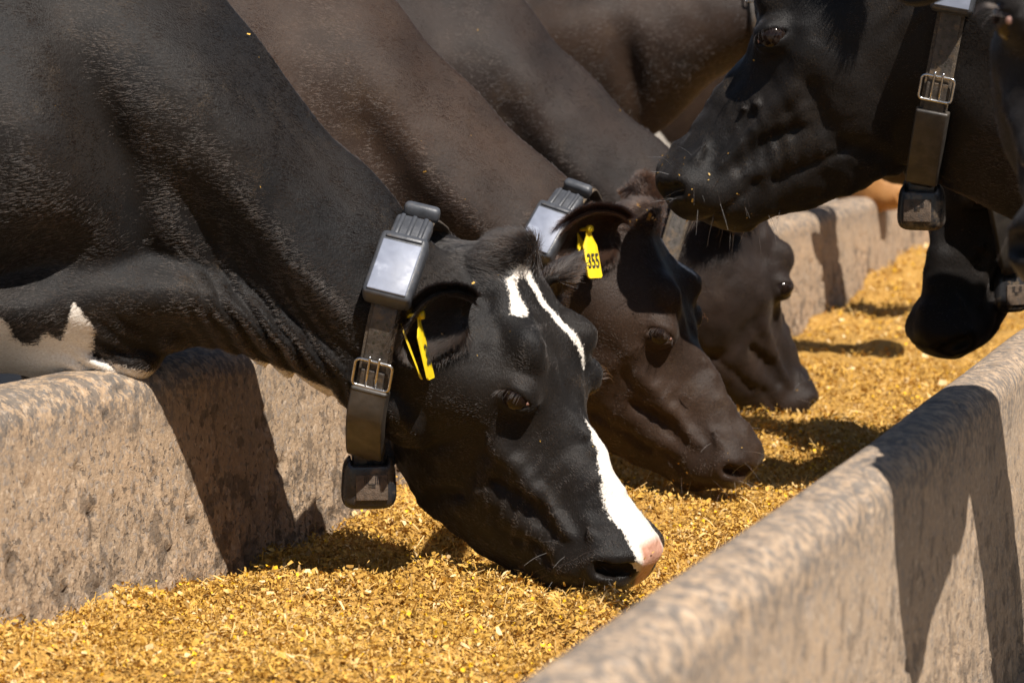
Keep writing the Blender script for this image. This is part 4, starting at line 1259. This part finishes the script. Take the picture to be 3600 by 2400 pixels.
def build_collar(K, c):
    """strap round the neck: c['top'], c['bot'] are (x, z) of the strap in the cow's plane; c['side'] the side towards the road of the box"""
    top, bot, sd = c['top'], c['bot'], c['side']
    ctr = Vector(((top[0] + bot[0]) / 2, c.get('y', 0.0), (top[1] + bot[1]) / 2))
    e1 = Vector((top[0] - bot[0], 0, top[1] - bot[1])); half = e1.length / 2; e1.normalize()
    e2 = Vector((c.get('skew', 0.0), sd, 0)).normalized(); axs = e1.cross(e2 * sd).normalized(); e1 = (e2 * sd).cross(axs).normalized()
    bvh = BVHTree.FromPolygons([Vector(v) for v in K.V], [tuple(q) for q in K.Q])
    n = 144
    r = np.zeros(n)
    for i in range(n):
        ph = 2 * math.pi * i / n
        d = e1 * math.cos(ph) + e2 * math.sin(ph)
        rr = []
        for off in (-0.018, 0.0, 0.018):
            h = bvh.ray_cast(ctr + axs * off + d * (half * 1.25), -d)
            rr.append((Vector(h[0]) - ctr - axs * off).length if h[0] is not None else 0.05)
        r[i] = max(rr)
    lim = np.minimum(r, half * 1.2)
    pts = np.stack([lim * np.cos(2 * np.pi * np.arange(n) / n), lim * np.sin(2 * np.pi * np.arange(n) / n)], 1)
    # taut strap: convex outline of the neck section
    ang = 2 * np.pi * np.arange(n) / n
    sup = np.array([(pts @ np.array([math.cos(a), math.sin(a)])).max() for a in ang])
    hull = np.array([min(sup[j] / max(1e-3, math.cos(ang[j] - a)) for j in range(n) if math.cos(ang[j] - a) > 0.15) for a in ang])
    hang = c.get('slack', 0.012)
    hull = hull + 0.004 + hang * np.exp(-((ang - math.pi) / 0.55) ** 2)
    for _ in range(3): hull = (np.roll(hull, 1) + 2 * hull + np.roll(hull, -1)) / 4
    cur = np.stack([hull * np.cos(ang), hull * np.sin(ang)], 1)

    def at(phi, off=0.0):
        x = (phi / (2 * math.pi) * n) % n
        i = int(x); f = x - i
        p = cur[i] * (1 - f) + cur[(i + 1) % n] * f
        t2 = cur[(i + 2) % n] - cur[(i - 1) % n]; t2 = t2 / np.linalg.norm(t2)
        pos = ctr + e1 * p[0] + e2 * p[1]
        t = e1 * t2[0] + e2 * t2[1]
        nn = e1 * t2[1] * 1 + e2 * -t2[0]
        if nn.dot(pos - ctr) < 0: nn = -nn
        return pos + nn * off, t, nn

    root = obj('cow_collar', None)
    root.matrix_world = K.mw
    tag(root, c['label'], 'collar', 'collars worn by the cows')

    def band(name, mat, w, o0, o1, p0=0, p1=2 * math.pi, steps=None, closed=True):
        bm = bmesh.new()
        m = steps or n
        rings = []
        for i in range(m + (0 if closed else 1)):
            ph = p0 + (p1 - p0) * i / m
            q0, t, nn = at(ph, o0); q1, _, _ = at(ph, o1)
            b_ = 0.12 * (o1 - o0)
            rings.append([bm.verts.new(q0 + axs * w), bm.verts.new(q1 + axs * (w - b_)), bm.verts.new(q1 - axs * (w - b_)), bm.verts.new(q0 - axs * w)])
        for i in range(len(rings) if closed else len(rings) - 1):
            A, B = rings[i], rings[(i + 1) % len(rings)]
            for k in range(4): bm.faces.new((A[k], A[(k + 1) % 4], B[(k + 1) % 4], B[k]))
        if not closed:
            bm.faces.new(rings[0]); bm.faces.new(rings[-1][::-1])
        o = bm_obj(name, bm, mat, root, smooth=False)
        mo = o.modifiers.new('edge', 'BEVEL'); mo.width = 0.0012; mo.segments = 2
        return o
    band('strap', M['webbing'], 0.0215, 0.0, 0.0035)
    strap = band('strap_facing', M['leather'], 0.0165, 0.0036, 0.0058)
    # pairs of punched holes with a dark bore
    bm = bmesh.new()
    for ph in np.arange(R(c.get('holes', (62, 150))[0]), R(c.get('holes', (62, 150))[1]), R(6.2)):
        for sgn in (-1, 1):
            p, t, nn = at(ph, 0.0062)
            cpos = p + axs * sgn * 0.0065
            ring = [bm.verts.new(cpos + (t * math.cos(a) + axs * math.sin(a)) * 0.0019) for a in np.linspace(0, 2 * math.pi, 9)[:-1]]
            bm.faces.new(ring)
    bm_obj('strap_holes', bm, M['ink'], strap, smooth=False)['kind'] = 'stuff'

    def place(o, ph, off, zdir=None, xdir=None):
        p, t, nn = at(ph, off)
        x = t if xdir is None else xdir
        z = nn if zdir is None else zdir
        y = z.cross(x).normalized(); x = y.cross(z).normalized()
        o.matrix_local = Matrix.Translation(p) @ Matrix((x, y, z)).transposed().to_4x4()
    if 'box' in c:
        ph = R(c['box'])
        bx = bm_obj('sensor_box', rounded_box(0.100, 0.066, 0.034, 0.008), M['plastic'], root)
        place(bx, ph, 0.020)
        pl = bm_obj('sensor_plate', rounded_box(0.078, 0.053, 0.004, 0.0015, 2), M['plate'], bx); pl.location = (0.006, 0, 0.0175)
        lp = bm_obj('plate_ridge', rounded_box(0.006, 0.050, 0.004, 0.0015, 2), M['plastic'], bx); lp.location = (-0.040, 0, 0.0178)
        cap = bm_obj('strap_keeper', rounded_box(0.050, 0.052, 0.024, 0.007, taper=1.0), M['plastic'], root)
        place(cap, ph - 0.42, 0.014)
        for k in (-1, 0, 1):
            rb = bm_obj('keeper_rib', rounded_box(0.044, 0.007, 0.006, 0.0025, 2), M['plastic'], cap); rb.location = (0, k * 0.016, 0.012)
        ng = bm_obj('keeper_end', rounded_box(0.018, 0.050, 0.022, 0.007), M['plastic'], root)
        place(ng, ph - 0.72, 0.012)
    if 'buckle' in c:
        ph = R(c['buckle'])
        bm = bmesh.new()
        w, l, rc = 0.0255, 0.019, 0.0065
        loop = []
        for (cx, cy, a0) in ((l - rc, w - rc, 0), (-l + rc, w - rc, 90), (-l + rc, -w + rc, 180), (l - rc, -w + rc, 270)):
            for a in np.linspace(a0, a0 + 90, 6): loop.append((cx + rc * math.cos(R(a)), cy + rc * math.sin(R(a)), 0.003 * math.cos(cy / w * 1.4)))
        tube(bm, loop, 0.0024, closed=True)
        bk = bm_obj('buckle', bm, M['steel'], root)
        place(bk, ph, 0.0085)
        for sgn in (-1, 1):
            bm = bmesh.new()
            tube(bm, [(0.020, sgn * 0.0065, 0.001), (0.0, sgn * 0.0065, 0.003), (-0.022, sgn * 0.0065, 0.0035), (-0.026, sgn * 0.0065, 0.0035)], 0.0020)
            bm_obj('buckle_prong', bm, M['steel'], bk)
        band('strap_end', M['leather'], 0.0165, 0.0064, 0.0100, ph - 0.05, ph + c.get('tail', 0.9), 40, closed=False)
    if 'pad' in c:
        p0, p1 = R(c['pad'][0]), R(c['pad'][1])
        pd = band('rubber_sleeve', M['rubber'], 0.0270, -0.002, 0.0155, p0, p1, 30, closed=False)
        pd.modifiers['edge'].width = 0.0055; pd.modifiers['edge'].segments = 4
        for f in pd.data.polygons: f.use_smooth = True
    if c.get('weight'):
        p, t, nn = at(math.pi, 0.0)
        # rounded square bob with a slot at the top and a recessed panel
        bm = bmesh.new()
        nu, nv = 36, 20
        W2, H2, D2 = 0.0375, 0.0385, 0.0220
        for j in range(nv + 1):
            th = math.pi * j / nv
            for i in range(nu):
                a = 2 * math.pi * i / nu
                ex = 0.42
                sp_ = lambda v_, e_: math.copysign(abs(v_) ** e_, v_)
                x = W2 * sp_(math.cos(a), ex) * sp_(math.sin(th), ex)
                y = D2 * sp_(math.sin(a), 0.75) * sp_(math.sin(th), 0.6)
                z = H2 * sp_(math.cos(th), 0.55)
                x *= 1.0 + 0.07 * (-z / H2) if z < 0 else 1.0 - 0.05 * z / H2
                if z > 0.35 * H2 and abs(x) < W2 * 0.68: z = min(z, H2 * 0.62)
                bm.verts.new((x, y, z))
        bm.verts.ensure_lookup_table()
        for j in range(nv):
            for i in range(nu):
                q = [bm.verts[j * nu + i], bm.verts[j * nu + (i + 1) % nu], bm.verts[(j + 1) * nu + (i + 1) % nu], bm.verts[(j + 1) * nu + i]]
                try: bm.faces.new(q)
                except ValueError: pass
        bmesh.ops.remove_doubles(bm, verts=bm.verts[:], dist=0.0002)
        wt = bm_obj('collar_weight', bm, M['weight'], root)
        dn = c.get('drop', 0.030)
        wt.location = p + Vector((0, 0, -dn)); wt.rotation_euler = (R(c.get('wtilt', 0)), R(c.get('wlean', 0)), R(c.get('wyaw', 0)))
        fy = sd
        pn = bm_obj('weight_panel', rounded_box(0.044, 0.003, 0.036, 0.0014, 3), M['weight_panel'], wt)
        pn.location = (0.003, fy * (D2 + 0.0002), -0.006)
        # embossed mark: two combs of upright lines joined by a stack of level ones
        bm = bmesh.new()

        def bar(x, z, sx, sz):
            m_ = Matrix.Translation((x, 0, z)) @ Matrix.Diagonal((sx, 0.0016, sz, 1))
            bmesh.ops.create_cube(bm, size=1.0, matrix=m_)
        for sgn in (-1, 1):
            for k in range(3): bar(sgn * (0.0052 + 0.0024 * k), 0.0045 - 0.0012 * k * 0, 0.0010, 0.0105)
        for k in range(3): bar(0, -0.0010 - 0.0024 * k, 0.0094, 0.0009)
        mk = bm_obj('weight_mark', bm, M['weight'], pn, smooth=False)
        mk.location = (0, fy * 0.0016, 0.006)
        hb = bm_obj('hanger', rounded_box(0.046, 0.012, 0.028, 0.003, 2), M['weight'], root)
        hb.location = p + Vector((0, 0, -0.004))
    return root


build_collar(A_, dict(top=(-0.298, 0.815), bot=(-0.385, 0.455), side=-1, skew=-0.28, box=42, buckle=106, pad=(117, 172), tail=0.85, weight=True, drop=0.040, holes=(70, 150), slack=0.02,
                      label='leather collar with pale sensor box on the nearest cow, white nose'))
build_collar(B_, dict(top=(-0.285, 0.825), bot=(-0.405, 0.46), side=-1, skew=-0.28, box=47, buckle=118, pad=(128, 172), weight=True, drop=0.040,
                      label='collar on the brown cow tagged 355, its sensor box behind the ear'))
build_collar(C_, dict(top=(-0.245, 0.86), bot=(-0.35, 0.48), side=-1, buckle=140, weight=False, holes=(30, 150), label='punched leather collar on the third eating cow, under the raised muzzle'))
build_collar(D_, dict(top=(-0.515, 1.345), bot=(-0.420, 0.835), side=1, skew=-0.10, box=66, buckle=137, pad=(147, 175), weight=True, drop=0.036, holes=(62, 128), tail=0.35,
                      label='dusty collar with rubber sleeve and hanging weight on the raised-head cow'))
build_collar(E_, dict(top=(-0.045, 1.035), bot=(-0.155, 0.70), side=1, pad=(105, 170), weight=True, drop=0.035, wyaw=25, label='collar with weight on the shaded cow whose head hangs down'))
build_collar(G_, dict(top=(-0.21, 1.325), bot=(-0.17, 1.0), side=-1, buckle=72, holes=(90, 150), label='collar with steel buckle on the fourth cow, left of the raised head'))


def build_tag(K, ear_i, t, q, text, label, size=(0.017, 0.062), yaw=0.0, tilt=0.0, twin=True, group='yellow ear tags', off=0.0, push=(0, 0, 0)):
    """plate with shoulders hanging from a button through the ear; faces the cow's side"""
    e = K.ears[ear_i]
    V = e['V'].reshape(e['nt'], e['ns'], 3)
    p = Vector(V[int(t * (e['nt'] - 1)), int(q * (e['ns'] - 1))])
    pw = K.mw @ p
    root = obj('ear_tag', None); tag(root, label, 'ear tag', group)
    root.location = pw + Vector(push); root.rotation_euler = (R(tilt), 0, R(yaw))
    w, h = size

    def plate(w, h, y, top):
        bm = bmesh.new()
        prof = [(-0.0045, 0.004), (0.0045, 0.004), (0.006, -0.010), (w, -0.026), (w, -h - 0.018), (w - 0.003, -h - 0.021), (-w + 0.003, -h - 0.021), (-w, -h - 0.018), (-w, -0.026), (-0.006, -0.010)]
        fr = [bm.verts.new((x, -0.0008 + 0.006 * (z / h) ** 2 * -1, z)) for x, z in prof]
        bk = [bm.verts.new((x, 0.0012 + 0.006 * (z / h) ** 2 * -1, z)) for x, z in prof]
        bm.faces.new(fr); bm.faces.new(bk[::-1])
        for i in range(len(fr)):
            j = (i + 1) % len(fr); bm.faces.new((fr[i], bk[i], bk[j], fr[j]))
        o = bm_obj('tag_plate', bm, M['tag'], root, smooth=False)
        o.location = (0, y, top)
        return o
    pl = plate(w, h, -0.012 - off, -0.002)
    if twin:
        p2 = plate(w * 0.95, h, 0.014, -0.004); p2.rotation_euler = (R(-8), 0, R(20))
    bm = bmesh.new()
    bmesh.ops.create_cone(bm, cap_ends=True, segments=18, radius1=0.0065, radius2=0.0055, depth=0.007, matrix=Matrix.Translation((0, -0.016 - off, 0)) @ Matrix.Rotation(R(90), 4, 'X'))
    bmesh.ops.create_cone(bm, cap_ends=True, segments=12, radius1=0.003, radius2=0.003, depth=0.030, matrix=Matrix.Translation((0, 0, 0)) @ Matrix.Rotation(R(90), 4, 'X'))
    bm_obj('tag_button', bm, M['tag'], root)
    cu = bpy.data.curves.new('number', 'FONT'); cu.body = text; cu.align_x = 'CENTER'; cu.align_y = 'CENTER'
    cu.size = 0.0205 if len(text) > 2 else 0.024; cu.extrude = 0.0003; cu.offset = 0.0004
    tmp = bpy.data.objects.new('number', cu)
    me = bpy.data.meshes.new_from_object(tmp); bpy.data.objects.remove(tmp)
    num = obj('number', me, None, pl); me.materials.clear(); me.materials.append(M['ink'])
    num.rotation_euler = (R(90 - 6), 0, 0); num.location = (0, -0.0085, -0.052); num.scale = (0.80, 1.65, 1)
    return root


build_tag(A_, 1, 0.50, 0.5, '36', 'yellow ear tag turned edge-on in the nearest cow\'s ear', yaw=97, tilt=-4, push=(-0.022, -0.04, -0.002))
build_tag(B_, 1, 0.50, 0.5, '355', 'yellow ear tag numbered 355 in the brown cow\'s ear', yaw=56, tilt=-6, push=(0.0, -0.025, 0.0), size=(0.0145, 0.058))
